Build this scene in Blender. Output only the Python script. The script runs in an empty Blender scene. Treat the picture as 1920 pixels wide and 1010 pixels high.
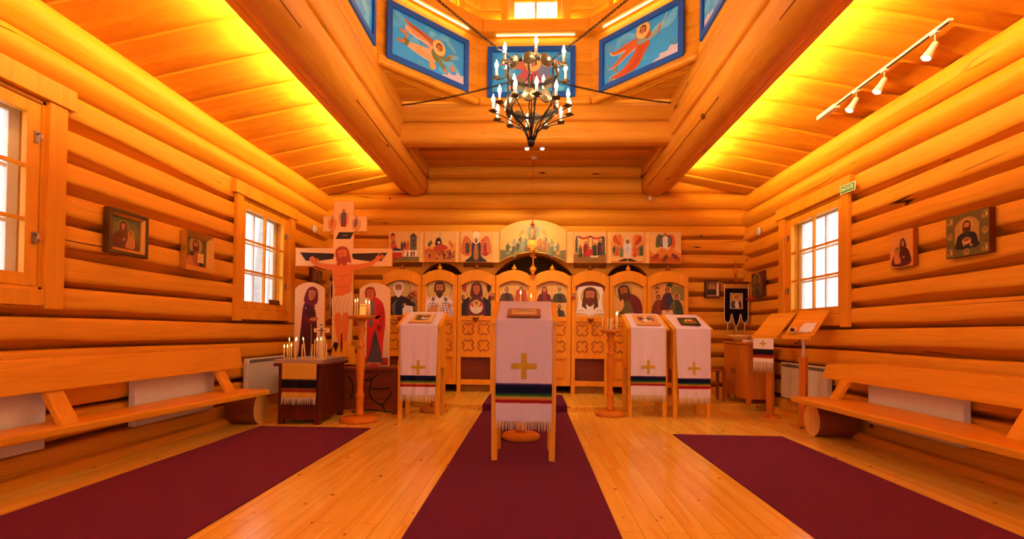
import bpy, bmesh, math, random
import numpy as np
from mathutils import Vector, Matrix, noise
random.seed(7)
SC = bpy.context.scene
COL = SC.collection
PI = math.pi
R = math.radians

# ---------------------------------------------------------------- camera
F = 906.0
CAM = np.array([0, 0, 1.05])
def _rot(yaw, pitch, roll):
    cy, sy, cp, sp, cr, sr = math.cos(yaw), math.sin(yaw), math.cos(pitch), math.sin(pitch), math.cos(roll), math.sin(roll)
    return np.array([[cy,-sy,0],[sy,cy,0],[0,0,1]]) @ np.array([[1,0,0],[0,cp,-sp],[0,sp,cp]]) @ np.array([[cr,0,sr],[0,1,0],[-sr,0,cr]])
RM = _rot(.0426, .0155, -.0115)
VR, VF, VU = RM[:,0], RM[:,1], RM[:,2]
PX, PY = 959.54, 607.51
def ray(px, py): return VR*(px-PX)/F + VF - VU*(py-PY)/F
def at_y(px, py, Y):
    d = ray(px, py); return CAM + d*(Y-CAM[1])/d[1]
def at_x(px, py, X):
    d = ray(px, py); return CAM + d*(X-CAM[0])/d[0]
def at_z(px, py, Z):
    d = ray(px, py); return CAM + d*(Z-CAM[2])/d[2]
cd = bpy.data.cameras.new('camera')
cam = bpy.data.objects.new('camera', cd); COL.objects.link(cam)
cd.sensor_width = 36; cd.lens = F/1920*36
cd.shift_x = (960-PX)/1920; cd.shift_y = (PY-505)/1920
cd.clip_start = .05; cd.clip_end = 200
M4 = Matrix.Identity(4)
for i in range(3):
    M4[i][0] = VR[i]; M4[i][1] = VU[i]; M4[i][2] = -VF[i]; M4[i][3] = CAM[i]
cam.matrix_world = M4
SC.camera = cam
SC.view_settings.view_transform = 'Standard'
SC.view_settings.look = 'None'
SC.view_settings.gamma = 1
SC.view_settings.use_curve_mapping = False
SC.view_settings.exposure = 0.0

# ---------------------------------------------------------------- world and lights
LED = 330.0           # cove strips
LANT = 22.0
LANT_UP = 170.0          # lantern strips
BULB = 30.0          # chandelier bulbs
SKY = 2.6
w = bpy.data.worlds.new('overcast_sky'); SC.world = w; w.use_nodes = True
bg = w.node_tree.nodes['Background']
bg.inputs[0].default_value = (.93, .94, 1.0, 1); bg.inputs[1].default_value = SKY
def area_light(name, loc, rot, sx, sy, power, col):
    l = bpy.data.lights.new(name, 'AREA'); l.shape = 'RECTANGLE'; l.size = sx; l.size_y = sy
    l.energy = power; l.color = col
    o = bpy.data.objects.new(name, l); COL.objects.link(o); o.location = loc; o.rotation_euler = rot
    return o
def spot_light(name, loc, target, power, col, ang=60, blend=.6, rad=.03):
    l = bpy.data.lights.new(name, 'SPOT'); l.energy = power; l.color = col; l.spot_size = R(ang); l.spot_blend = blend; l.shadow_soft_size = rad
    o = bpy.data.objects.new(name, l); COL.objects.link(o); o.location = loc
    o.rotation_euler = (Vector(target)-Vector(loc)).to_track_quat('-Z', 'Y').to_euler()
    return o
def point_light(name, loc, power, col, rad=.03):
    l = bpy.data.lights.new(name, 'POINT'); l.energy = power; l.color = col; l.shadow_soft_size = rad
    o = bpy.data.objects.new(name, l); COL.objects.link(o); o.location = loc; return o
# daylight portals at the openings (they only guide the sky's light in)
def portal(name, loc, rot, sx, sy):
    o = area_light(name, loc, rot, sx, sy, 1, (1, 1, 1)); o.data.cycles.is_portal = True
portal('portal_added_opening', (0, -1.75, 1.15), (R(90), 0, R(180)), 2.0, 2.3)  # for the unseen rear opening, added to bring in fill daylight
portal('portal_window', (-3.65, 6.0, 1.92), (0, R(-90), 0), 1.3, 1.1); portal('portal_window', (-3.65, 2.6, 1.95), (0, R(-90), 0), 1.3, 1.2); portal('portal_window', (3.65, 6.02, 1.93), (0, R(90), 0), 1.3, 1.2)
# two unseen fill lights, added under the ceiling behind the camera
for sx in (-1, 1): point_light('added_fill_lamp', (sx*.9, -.7, 3.3), 60, (1, .84, .62), .14)

# ---------------------------------------------------------------- colours and materials
def lin(c):
    if isinstance(c, str): c = [int(c[i:i+2], 16) for i in (0, 2, 4)]
    return tuple((x/255/12.92 if x/255 <= .04045 else ((x/255+.055)/1.055)**2.4) for x in c)
MATS = {}
class NT:
    def __init__(s, name):
        s.m = bpy.data.materials.new(name); s.m.use_nodes = True; s.t = s.m.node_tree; s.t.nodes.clear()
        s.out = s.n('ShaderNodeOutputMaterial'); s.b = s.n('ShaderNodeBsdfPrincipled'); s.l(s.b.outputs[0], s.out.inputs[0]); MATS[name] = s.m
    def n(s, typ, **kw):
        nd = s.t.nodes.new(typ)
        for k, v in kw.items():
            if k.startswith('i_'):
                k2 = k[2:]; nd.inputs[int(k2) if k2.isdigit() else k2.replace('_', ' ')].default_value = v
            else: setattr(nd, k, v)
        return nd
    def l(s, a, b): s.t.links.new(a, b)
    def math(s, op, a, b=None, c=None, clamp=False):
        nd = s.n('ShaderNodeMath', operation=op); nd.use_clamp = clamp
        for i, x in enumerate((a, b, c)):
            if x is None: continue
            if isinstance(x, (int, float)): nd.inputs[i].default_value = x
            else: s.l(x, nd.inputs[i])
        return nd.outputs[0]
    def step(s, x, lo, hi):
        nd = s.n('ShaderNodeMapRange', interpolation_type='SMOOTHSTEP'); s.l(x, nd.inputs[0])
        nd.inputs[1].default_value = lo; nd.inputs[2].default_value = hi
        return nd.outputs[0]
    def mix(s, f, a, b, mode='MIX'):
        nd = s.n('ShaderNodeMix', data_type='RGBA', blend_type=mode)
        for i, x in ((0, f), (6, a), (7, b)):
            if isinstance(x, (int, float)): nd.inputs[i].default_value = x
            elif isinstance(x, tuple): nd.inputs[i].default_value = (*x[:3], 1)
            else: s.l(x, nd.inputs[i])
        return nd.outputs[2]
    def coords(s, scale=(1, 1, 1), kind='Object'):
        tc = s.n('ShaderNodeTexCoord'); mp = s.n('ShaderNodeMapping'); s.l(tc.outputs[kind], mp.inputs[0]); mp.inputs[3].default_value = scale
        return mp.outputs[0]
    def noise(s, vec, scale, detail=4, rough=.55, dist=0):
        nd = s.n('ShaderNodeTexNoise'); s.l(vec, nd.inputs['Vector']); nd.inputs['Scale'].default_value = scale; nd.inputs['Detail'].default_value = detail
        nd.inputs['Roughness'].default_value = rough; nd.inputs['Distortion'].default_value = dist
        return nd.outputs[0]
    def bump(s, h, strength=.2, dist=.01):
        nd = s.n('ShaderNodeBump'); nd.inputs['Strength'].default_value = strength; nd.inputs['Distance'].default_value = dist
        s.l(h, nd.inputs['Height']); s.l(nd.outputs[0], s.b.inputs['Normal'])
    def set(s, **kw):
        for k, v in kw.items(): s.b.inputs[k.replace('_', ' ')].default_value = v
def plain(name, c, rough=.6, metal=0, spec=.4, emit=None, es=0, noise_amt=.12, nscale=30):
    s = NT(name); c = lin(c)
    v = s.noise(s.coords(), nscale, 3)
    col = s.mix(v, tuple(x*(1-noise_amt) for x in c), tuple(min(1, x*(1+noise_amt)) for x in c))
    s.l(col, s.b.inputs['Base Color']); s.set(Roughness=rough, Metallic=metal); s.b.inputs['Specular IOR Level'].default_value = spec
    if emit:
        s.b.inputs['Emission Color'].default_value = (*lin(emit), 1); s.b.inputs['Emission Strength'].default_value = es
    return s.m
def wood(name, light, dark, axis='Y', gs=7.0, knot=.5, ks=2.2, rough=.45, crack=0.0, spec=.16, knotcol='5a2408', plank=None):
    s = NT(name); L, D = lin(light), lin(dark)
    st = .07
    sc = {'X': (st, 1, 1), 'Y': (1, st, 1), 'Z': (1, 1, st)}[axis]
    v = s.coords(sc)
    n1 = s.noise(v, gs, 5, .6, .6)
    n2 = s.noise(v, gs*7, 3, .6, .2)
    nb = s.noise(s.coords({'X': (.25, 1, 1), 'Y': (1, .25, 1), 'Z': (1, 1, .25)}[axis]), 2.1, 2)
    g = s.math('ADD', s.math('MULTIPLY', n1, .65), s.math('MULTIPLY', n2, .35))
    col = s.mix(s.step(g, .36, .62), tuple(.3*l+.66*x for l, x in zip(L, D)), L)
    col = s.mix(s.math('MULTIPLY', s.step(nb, .35, .7), .35), col, tuple(.5*(a+b)*.9 for a, b in zip(L, D)))
    if plank:
        # colour shift from board to board, boards lie across the given axis
        tc = s.n('ShaderNodeTexCoord'); sp = s.n('ShaderNodeSeparateXYZ'); s.l(tc.outputs['Object'], sp.inputs[0])
        wn = s.n('ShaderNodeTexWhiteNoise', noise_dimensions='1D')
        s.l(s.math('FLOOR', s.math('DIVIDE', sp.outputs[plank[0]], plank[1])), wn.inputs['W'])
        col = s.mix(s.math('MULTIPLY', wn.outputs[0], .4), col, D)
    if knot > 0:
        ksc = {'X': (.6, 1, 1), 'Y': (1, .6, 1), 'Z': (1, 1, .6)}[axis]
        vo = s.n('ShaderNodeTexVoronoi'); s.l(s.coords(ksc), vo.inputs['Vector']); vo.inputs['Scale'].default_value = ks
        sp = s.n('ShaderNodeSeparateColor'); s.l(vo.outputs['Color'], sp.inputs[0])
        rad = s.math('MULTIPLY', s.step(sp.outputs[0], 1-knot, 1.0), .075*ks/2.2)
        rad = s.math('ADD', rad, .0001)
        q = s.math('DIVIDE', vo.outputs['Distance'], rad)
        k = s.math('SUBTRACT', 1, s.step(q, .6, 1.15))
        k2 = s.math('SUBTRACT', 1, s.step(q, 1.0, 2.4))
        col = s.mix(s.math('MULTIPLY', k2, .35), col, D)
        col = s.mix(s.math('MULTIPLY', k, .95), col, lin(knotcol))
    if crack > 0:
        cv = s.coords({'X': (.05, 1, 1.6), 'Y': (1, .05, 1.6), 'Z': (1.6, 1.6, .05)}[axis])
        cn = s.noise(cv, 2.6, 2, .5, .3)
        c = s.math('SUBTRACT', 1, s.step(s.math('ABSOLUTE', s.math('SUBTRACT', cn, .5)), 0.001, .0036))
        gate = s.step(s.noise(s.coords(), 1.1, 1), .5, .58)
        c = s.math('MULTIPLY', s.math('MULTIPLY', c, gate), crack)
        col = s.mix(c, col, lin('3a1404'))
    s.l(col, s.b.inputs['Base Color']); s.set(Roughness=rough); s.b.inputs['Specular IOR Level'].default_value = spec
    s.bump(g, .12, .004)
    return s.m
LOGL, LOGD = 'f0a82c', 'dc901c'
for ax in 'XY':
    wood('log_wood_'+ax, LOGL, LOGD, ax, 5, .8, 1.7, .5, 1.0)
wood('beam_wood_Y', 'eaa030', 'd08018', 'Y', 5, .5, 1.7, .5, 1.0)
wood('beam_wood_X', 'eaa030', 'd08018', 'X', 5, .5, 1.7, .5, 1.0)
wood('ceiling_wood_X', 'e8a42c', 'c87e1c', 'X', 6, .6, 2.4, .45, 0, plank=(1, .24))
wood('pine_X', 'f0a628', 'dc8e18', 'X', 8, .75, 2.4, .4)
wood('pine_Y', 'f0a628', 'dc8e18', 'Y', 8, .8, 2.4, .4)
wood('pine_Z', 'f0a628', 'dc8e18', 'Z', 8, .35, 2.4, .4)
wood('screen_pine', 'f0a024', 'e08a14', 'Z', 8, .15, 2.4, .4)
wood('turned_wood', 'dc821c', 'be660e', 'Z', 9, .1, 2.4, .35)
wood('dark_wood', '5a2412', '42180c', 'Z', 8, .1, 2.2, .35)
wood('table_wood', '7c3a1a', '60290f', 'X', 8, .1, 2.2, .35)
wood('red_brown_wood', 'a05426', '84401a', 'Z', 8, .2, 2.2, .4)
wood('cabinet_wood', 'd07c24', 'b46214', 'Z', 8, .2, 2.2, .4)
wood('log_end_wood', 'f0c068', 'd09440', 'Z', 14, .1, 2, .7)
wood('pale_pine', 'f2c67c', 'e2ac58', 'X', 8, .1, 2.4, .4)
wood('bark_wood', '8c4416', '6e300c', 'X', 9, .2, 2, .6)
wood('carved_wood', '9a5220', '7c3c12', 'Z', 9, .0, 2, .45)
def floor_mat():
    s = NT('floor_boards')
    tc = s.n('ShaderNodeTexCoord'); mp = s.n('ShaderNodeMapping'); s.l(tc.outputs['Object'], mp.inputs[0]); mp.inputs['Rotation'].default_value = (0, 0, R(90))
    br = s.n('ShaderNodeTexBrick', offset=.37, offset_frequency=2, squash=1)
    s.l(mp.outputs[0], br.inputs['Vector'])
    br.inputs['Color1'].default_value = (0, 0, 0, 1); br.inputs['Color2'].default_value = (1, 1, 1, 1); br.inputs['Mortar'].default_value = (.5, .5, .5, 1)
    br.inputs['Scale'].default_value = 1; br.inputs['Mortar Size'].default_value = .0012; br.inputs['Mortar Smooth'].default_value = .1
    br.inputs['Brick Width'].default_value = 1.9; br.inputs['Row Height'].default_value = .118
    L, D = lin('fed054'), lin('eeac30')
    # per-board random offset of the grain
    add = s.n('ShaderNodeVectorMath', operation='ADD'); sc = s.n('ShaderNodeVectorMath', operation='SCALE')
    s.l(br.outputs['Color'], sc.inputs[0]); sc.inputs['Scale'].default_value = 13
    s.l(tc.outputs['Object'], add.inputs[0]); s.l(sc.outputs[0], add.inputs[1])
    m2 = s.n('ShaderNodeMapping'); s.l(add.outputs[0], m2.inputs[0]); m2.inputs[3].default_value = (1, .07, 1)
    g = s.noise(m2.outputs[0], 9, 5, .6, .8)
    col = s.mix(s.step(g, .3, .68), D, L)
    sepc = s.n('ShaderNodeSeparateColor'); s.l(br.outputs['Color'], sepc.inputs[0])
    col = s.mix(s.math('MULTIPLY', sepc.outputs[0], .45), col, lin('f0b23c'))
    vo = s.n('ShaderNodeTexVoronoi'); m3 = s.n('ShaderNodeMapping'); s.l(add.outputs[0], m3.inputs[0]); m3.inputs[3].default_value = (1, .8, 1)
    s.l(m3.outputs[0], vo.inputs['Vector']); vo.inputs['Scale'].default_value = 8.5
    sp = s.n('ShaderNodeSeparateColor'); s.l(vo.outputs['Color'], sp.inputs[0])
    rad = s.math('ADD', s.math('MULTIPLY', s.step(sp.outputs[0], .0, 1), .15), .0001)
    q = s.math('DIVIDE', vo.outputs['Distance'], rad)
    k = s.math('SUBTRACT', 1, s.step(q, .5, 1.1)); k2 = s.math('SUBTRACT', 1, s.step(q, 1.0, 2.6))
    col = s.mix(s.math('MULTIPLY', k2, .3), col, D)
    col = s.mix(s.math('MULTIPLY', k, .85), col, lin('6a3010'))
    col = s.mix(s.math('MULTIPLY', br.outputs['Fac'], .7), col, lin('6a3812'))
    s.l(col, s.b.inputs['Base Color']); s.set(Roughness=.17); s.b.inputs['Specular IOR Level'].default_value = .5
    rn = s.noise(s.coords((1, .3, 1)), 6, 3)
    mr = s.n('ShaderNodeMapRange'); s.l(rn, mr.inputs[0]); mr.inputs[3].default_value = .1; mr.inputs[4].default_value = .26; s.l(mr.outputs[0], s.b.inputs['Roughness'])
    s.bump(s.math('SUBTRACT', 1, br.outputs['Fac']), .15, .002)
floor_mat()
def carpet_mat():
    s = NT('carpet_pile')
    v = s.coords()
    n = s.noise(v, 130, 2, .8); n2 = s.noise(v, 40, 3)
    col = s.mix(s.math('ADD', s.math('MULTIPLY', n, .7), s.math('MULTIPLY', n2, .3)), lin('2a0518'), lin('721848'))
    s.l(col, s.b.inputs['Base Color']); s.set(Roughness=.95); s.b.inputs['Specular IOR Level'].default_value = .1
    s.b.inputs['Sheen Weight'].default_value = .03
    s.bump(n, .5, .004)
carpet_mat()
def attr_mat(name, rough, spec=.35, weave=0, nz=.1, nscale=60):
    s = NT(name)
    a = s.n('ShaderNodeAttribute'); a.attribute_name = 'paint'
    n = s.noise(s.coords(), nscale, 4, .65)
    col = s.mix(1.0, a.outputs['Color'], s.mix(n, (1-nz*2.2,)*3, (1+nz,)*3), 'MULTIPLY')
    s.l(col, s.b.inputs['Base Color']); s.set(Roughness=rough); s.b.inputs['Specular IOR Level'].default_value = spec
    if weave:
        wv = s.noise(s.coords((1, 1, 1)), 420, 2, .7); s.bump(wv, weave, .002)
    return s.m
attr_mat('paint', .42)
attr_mat('linen', .9, .1, .35, .06, 90)
plain('iron', '241a12', .45, .7, .5)
plain('bronze', '5c4c2e', .42, .8, .5)
plain('brass', 'c89a3c', .28, .95, .5)
plain('silver', 'c8c4b8', .3, .9, .5)
plain('gold_cloth', 'b49428', .8, 0, .1)
plain('gilt', 'c8963a', .4, .6, .5)
plain('wax', 'f0cc80', .5, 0, .4)
plain('ivory_sleeve', 'f4e4b8', .5, 0, .4)
plain('flame', 'ffd890', .5, 0, .3, 'ffcf70', 9)
plain('bulb_glow', 'ffe8c0', .5, 0, .3, 'ffe6c4', BULB*9)
plain('led_glow', 'ffe8c0', .5, 0, .3, 'ffd07c', LED)
plain('lantern_glow', 'ffe8c0', .5, 0, .3, 'ffe6b4', LANT)
plain('lantern_glow_up', 'ffe8c0', .5, 0, .3, 'ffdf90', LANT_UP)
plain('lamp_glow', 'fff0d0', .5, 0, .3, 'ffe9c0', 14)
plain('white_plastic', 'e8e2d4', .4)
plain('radiator_white', 'e2dcc2', .4)
plain('black', '0a0608', .7)
plain('black_velvet', '140a10', .95, 0, .1)
plain('wine_curtain', '4a0a12', .9, 0, .1, noise_amt=.4, nscale=12)
plain('white_rope', 'e0d0b0', .8)
plain('sign_green', '0c8a2c', .4)
plain('sign_white', 'f4f4e8', .4)
plain('paper', 'eee8dc', .8)
plain('latch_metal', '9a948c', .35, .8)
plain('sand', 'c8a878', .95, noise_amt=.3, nscale=200)
plain('red_glass', 'a0281c', .2, 0, .6)
plain('amber_glass', 'e09a30', .2, 0, .6, 'ffb040', .6)
plain('snow', 'e8eef4', .9)
plain('tree_bark', 'b4aca4', .9, 0, .1, noise_amt=.4, nscale=8)
plain('black_metal', '16120e', .4, .5)
plain('blue_frame_paint', '0054b4', .45, 0, .4)
def glass_mat():
    s = NT('window_glass'); s.t.nodes.remove(s.b)
    tr = s.n('ShaderNodeBsdfTransparent'); gl = s.n('ShaderNodeBsdfGlossy'); gl.inputs['Roughness'].default_value = .02
    fr = s.n('ShaderNodeLayerWeight'); fr.inputs[0].default_value = .5
    mx = s.n('ShaderNodeMixShader'); s.l(s.math('MULTIPLY_ADD', s.math('POWER', fr.outputs['Facing'], 5), .3, .03), mx.inputs[0]); s.l(tr.outputs[0], mx.inputs[1]); s.l(gl.outputs[0], mx.inputs[2]); s.l(mx.outputs[0], s.out.inputs[0])
glass_mat()
# ---------------------------------------------------------------- mesh helpers
class MB:
    """collects vertices and faces of ONE mesh object"""
    def __init__(s): s.v = []; s.f = []; s.c = []; s.sm = []; s.mi = []; s.M = None; s.cur = 0
    def add(s, vs, fs, smooth=False):
        o = len(s.v)
        if s.M is not None: vs = [tuple(s.M @ Vector(p)) for p in vs]
        s.v += [tuple(p) for p in vs]; s.f += [tuple(o+i for i in f) for f in fs]
        s.sm += [smooth]*len(fs); s.mi += [s.cur]*len(fs)
        return s
    def box(s, x0, x1, y0, y1, z0, z1):
        return s.add([(x, y, z) for z in (z0, z1) for y in (y0, y1) for x in (x0, x1)],
                     [(0,2,3,1),(4,5,7,6),(0,1,5,4),(2,6,7,3),(0,4,6,2),(1,3,7,5)])
    def hexa(s, p):
        return s.add(p, [(0,2,3,1),(4,5,7,6),(0,1,5,4),(2,6,7,3),(0,4,6,2),(1,3,7,5)])
    def tube(s, pts, rad, n=8, cap=True, closed=False):
        pts = [Vector(p) for p in pts]; m = len(pts)
        rr = rad if isinstance(rad, (list, tuple)) else [rad]*m
        vs = []; up = None
        for i, p in enumerate(pts):
            a = pts[(i-1) % m] if (i or closed) else p; b = pts[(i+1) % m] if (i < m-1 or closed) else p
            t = (b-a); t = t.normalized() if t.length > 1e-9 else Vector((0, 0, 1))
            if up is None: up = t.orthogonal().normalized()
            up = (up - t*up.dot(t)); up = up.normalized() if up.length > 1e-6 else t.orthogonal().normalized()
            q = t.cross(up)
            vs += [p + (up*math.cos(2*PI*k/n) + q*math.sin(2*PI*k/n))*rr[i] for k in range(n)]
        fs = []
        for i in range(m if closed else m-1):
            j = (i+1) % m
            fs += [(i*n+k, i*n+(k+1) % n, j*n+(k+1) % n, j*n+k) for k in range(n)]
        s.add(vs, fs, True)
        if cap and not closed:
            o = len(s.v)-len(vs)
            s.f += [tuple(o+k for k in range(n))[::-1], tuple(o+(m-1)*n+k for k in range(n))]; s.sm += [False]*2; s.mi += [s.cur]*2
        return s
    def lathe(s, prof, n=24, c=(0, 0, 0), cap=True):
        vs = []; m = len(prof)
        for r_, z in prof: vs += [(c[0]+r_*math.cos(2*PI*k/n), c[1]+r_*math.sin(2*PI*k/n), c[2]+z) for k in range(n)]
        fs = [(i*n+k, i*n+(k+1) % n, (i+1)*n+(k+1) % n, (i+1)*n+k) for i in range(m-1) for k in range(n)]
        o = len(s.v); s.add(vs, fs, True)
        if cap:
            s.f += [tuple(o+k for k in range(n))[::-1], tuple(o+(m-1)*n+k for k in range(n))]; s.sm += [False]*2; s.mi += [s.cur]*2
        return s
    def prism(s, pts, y0, y1, axis='y'):
        """outline (a,b) extruded along an axis: y -> (a,y,b), x -> (x,a,b), z -> (a,b,z)"""
        f = {'y': lambda a, b, t: (a, t, b), 'x': lambda a, b, t: (t, a, b), 'z': lambda a, b, t: (a, b, t)}[axis]
        n = len(pts)
        return s.add([f(a, b, y0) for a, b in pts] + [f(a, b, y1) for a, b in pts],
                     [tuple(range(n)), tuple(range(2*n-1, n-1, -1))] + [(i, n+i, n+(i+1) % n, (i+1) % n) for i in range(n)])
    def ball(s, c, r, n=12, sc=(1, 1, 1)):
        m = n//2+1
        prof = [(max(1e-4, r*math.sin(PI*i/(m-1))), -r*math.cos(PI*i/(m-1))) for i in range(m)]
        o = len(s.v); s.lathe(prof, n, (0, 0, 0))
        for i in range(o, len(s.v)):
            p = s.v[i]; s.v[i] = (c[0]+p[0]*sc[0], c[1]+p[1]*sc[1], c[2]+p[2]*sc[2])
        return s
    def build(s, name, mat, parent=None, bevel=0, loc=None, rot=None, attr=None):
        me = bpy.data.meshes.new(name); me.from_pydata(s.v, [], s.f)
        me.polygons.foreach_set('use_smooth', s.sm)
        for m in (mat if isinstance(mat, (list, tuple)) else [mat]): me.materials.append(MATS[m])
        me.polygons.foreach_set('material_index', s.mi)
        if attr:
            a = me.color_attributes.new('paint', 'FLOAT_COLOR', 'CORNER')
            cols = []
            for p in me.polygons: cols += [attr[p.index]]*p.loop_total
            a.data.foreach_set('color', [x for c in cols for x in (*c, 1)])
        me.update()
        return link(name, me, parent, bevel, loc, rot)
def link(name, me, parent=None, bevel=0, loc=None, rot=None):
    o = bpy.data.objects.new(name, me); COL.objects.link(o); o.parent = parent
    if loc is not None: o.location = loc
    if rot is not None: o.rotation_euler = rot
    if bevel:
        m = o.modifiers.new('bevel', 'BEVEL'); m.width = bevel; m.segments = 2; m.limit_method = 'ANGLE'; m.angle_limit = R(40)
    return o
def empty(name, loc=(0, 0, 0), rz=0, rot=None, parent=None):
    o = bpy.data.objects.new(name, None); COL.objects.link(o); o.location = loc; o.rotation_euler = rot or (0, 0, rz); o.parent = parent
    o.empty_display_size = .1
    return o
def tag(o, label, cat, group=None):
    o['label'] = label; o['category'] = cat
    if group: o['group'] = group
    return o
def thing(name, label, cat, loc=(0, 0, 0), rz=0, group=None, rot=None):
    return tag(empty(name, loc, rz, rot), label, cat, group)
def struct(o, label=None):
    o['kind'] = 'structure'
    if label: o['label'] = label
    return o
def copy_tree(o, parent=None):
    c = o.copy(); COL.objects.link(c); c.parent = parent
    for ch in list(o.children): copy_tree(ch, c)
    return c
def smoothpts(pts, k=4, closed=True):
    out = []; n = len(pts)
    for i in range(n if closed else n-1):
        p0, p1, p2, p3 = [pts[j % n] if closed else pts[min(max(j, 0), n-1)] for j in (i-1, i, i+1, i+2)]
        for q in range(k):
            t = q/k
            out.append(tuple(.5*((2*b) + (-a+c)*t + (2*a-5*b+4*c-d)*t*t + (-a+3*b-3*c+d)*t**3) for a, b, c, d in zip(p0, p1, p2, p3)))
    if not closed: out.append(tuple(pts[-1]))
    return out
def nz(x, y=0, z=0): return noise.noise(Vector((x, y, z)))

# ---------------------------------------------------------------- log walls
FLAT = [(0,-.17),(.06,-.135),(.14,-.088),(.22,-.038),(.265,-.006),(.265,-.006),(.29,.003),(.42,.005),(.52,.006),(.62,.006),(.72,.006),(.82,.004),(.9,.002),(.95,-.002),(.98,-.009),(1,-.026),(1.0,-.165)]
ROUND = [(t, -.045+.125*max(0, math.sin(PI*t))**.62) for t in (0,.02,.05,.1,.16,.24,.33,.42,.5,.58,.67,.76,.84,.9,.95,.98,1)]
HEWN = [(0,-.012),(.03,-.003),(.08,0),(.5,.002),(.92,0),(.97,-.003),(1,-.012)]
def log_wall(name, mat, fmap, s0, s1, courses, holes=(), seed=0, step=.11, wob=1.0, zclip=None):
    """courses: list of (z0, z1, profile); fmap(s, z, d) -> world point, d is how far the face stands out into the room"""
    ss = list(np.arange(s0, s1, step)) + [s1]
    for h in holes: ss += [h[0], h[1]]
    ss = sorted(set(round(float(x), 4) for x in ss))
    mb = MB()
    for ci, (z0, z1, prof) in enumerate(courses):
        P = []
        for i in range(len(prof)-1):           # refine so that window openings cut cleanly
            (t0, d0), (t1, d1) = prof[i], prof[i+1]
            k = max(1, int((t1-t0)*(z1-z0)/.035)) if holes else 1
            P += [(t0+(t1-t0)*q/k, d0+(d1-d0)*q/k) for q in range(k)]
        P.append(prof[-1])
        n = len(P); vs = []
        for s_ in ss:
            a = nz(s_*.55, ci*3.7+seed*11, 1.3)*wob; b = nz(s_*1.9, ci*5.1+seed*7, 4.2)*wob; e = nz(s_*.8, ci*2.3+seed*5, 8.8)*wob
            for t, d in P:
                lo = max(0, 1-abs(t-.27)/.26)
                z = z0+(z1-z0)*t + (z1-z0)*(.16*a*lo + .05*b*lo)
                zz = .022*((1-t)*nz(s_*.5, ci*3.1+seed*9)+t*nz(s_*.5, (ci+1)*3.1+seed*9))*wob
                dd = d + .007*e*(1 if .1 < t < .95 else .3)
                vs.append(fmap(s_, z+zz, dd))
        fs = []
        for i in range(len(ss)-1):
            sm = .5*(ss[i]+ss[i+1])
            for j in range(n-1):
                if P[j] == P[j+1]: continue
                zm = z0+(z1-z0)*.5*(P[j][0]+P[j+1][0])
                if any(h[0] < sm < h[1] and h[2] < zm < h[3] for h in holes): continue
                fs.append((i*n+j, (i+1)*n+j, (i+1)*n+j+1, i*n+j+1))
        mb.add(vs, fs, True)
    zs = sorted(set([courses[0][0]] + [x for c in courses for x in c[:2]] + [x for h in holes for x in h[2:]]))
    for dd in (-.168, -.22):                   # the logs' body behind their faces
        for i in range(len(ss)-1):
            for j in range(len(zs)-1):
                sm, zm = .5*(ss[i]+ss[i+1]), .5*(zs[j]+zs[j+1])
                if any(h[0] < sm < h[1] and h[2] < zm < h[3] for h in holes): continue
                mb.add([fmap(ss[i], zs[j], dd), fmap(ss[i+1], zs[j], dd), fmap(ss[i+1], zs[j+1], dd), fmap(ss[i], zs[j+1], dd)], [(0, 1, 2, 3)])
    return struct(mb.build(name, mat))
# ================================================================ LARGE STRUCTURE
WX = 3.40; BY = 7.90
fl = MB(); fl.box(-3.6, 3.6, -1.6, 8.0, -.12, 0); struct(fl.build('floor', 'floor_boards'))
Z_SIDE = [-.03, .195, .425, .655, .885, 1.115, 1.34, 1.558, 1.785, 2.02, 2.25, 2.49, 2.76, 3.02, 3.30]
side_courses = [(a, b, ROUND if a > 2.7 else FLAT) for a, b in zip(Z_SIDE[:-1], Z_SIDE[1:])]
Z_BACK = [-.03, .2, .44, .67, .9, 1.12, 1.40, 1.65, 1.885, 2.11, 2.335, 2.57, 2.80, 3.07, 3.33, 3.58, 3.84]
back_courses = [(a, b, ROUND if a > 2.7 else FLAT) for a, b in zip(Z_BACK[:-1], Z_BACK[1:])]
WIN_L1 = (5.45, 6.54, 1.27, 2.58); WIN_L2 = (2.02, 3.19, 1.30, 2.60); WIN_R = (5.42, 6.62, 1.27, 2.60)
log_wall('wall_left', 'log_wood_Y', lambda s, z, d: (-WX+d, s, z), -1.6, 8.05, side_courses, (WIN_L1, WIN_L2), 1)
log_wall('wall_right', 'log_wood_Y', lambda s, z, d: (WX-d, s, z), -1.6, 8.05, side_courses, (WIN_R,), 2)
log_wall('wall_front', 'log_wood_X', lambda s, z, d: (s, -1.6+d, z), -3.55, 3.55, side_courses+[(3.30, 3.58, ROUND), (3.58, 3.86, ROUND)], [(-1.0, 1.0, .0, 2.3)], 4)  # doorway hole behind the camera is added and sized for fill daylight
ARCHES = [(-1.49, .345, 1.94, 2.17), (.01, .655, 1.955, 2.31), (1.53, .345, 1.93, 2.165)]      # centre x, half width, foot z, top z
log_wall('wall_back', 'log_wood_X', lambda s, z, d: (s, BY-d, z), -3.55, 3.55, back_courses, [(c-h, c+h, -.1, t+.02) for c, h, f_, t in ARCHES], 3)
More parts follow.
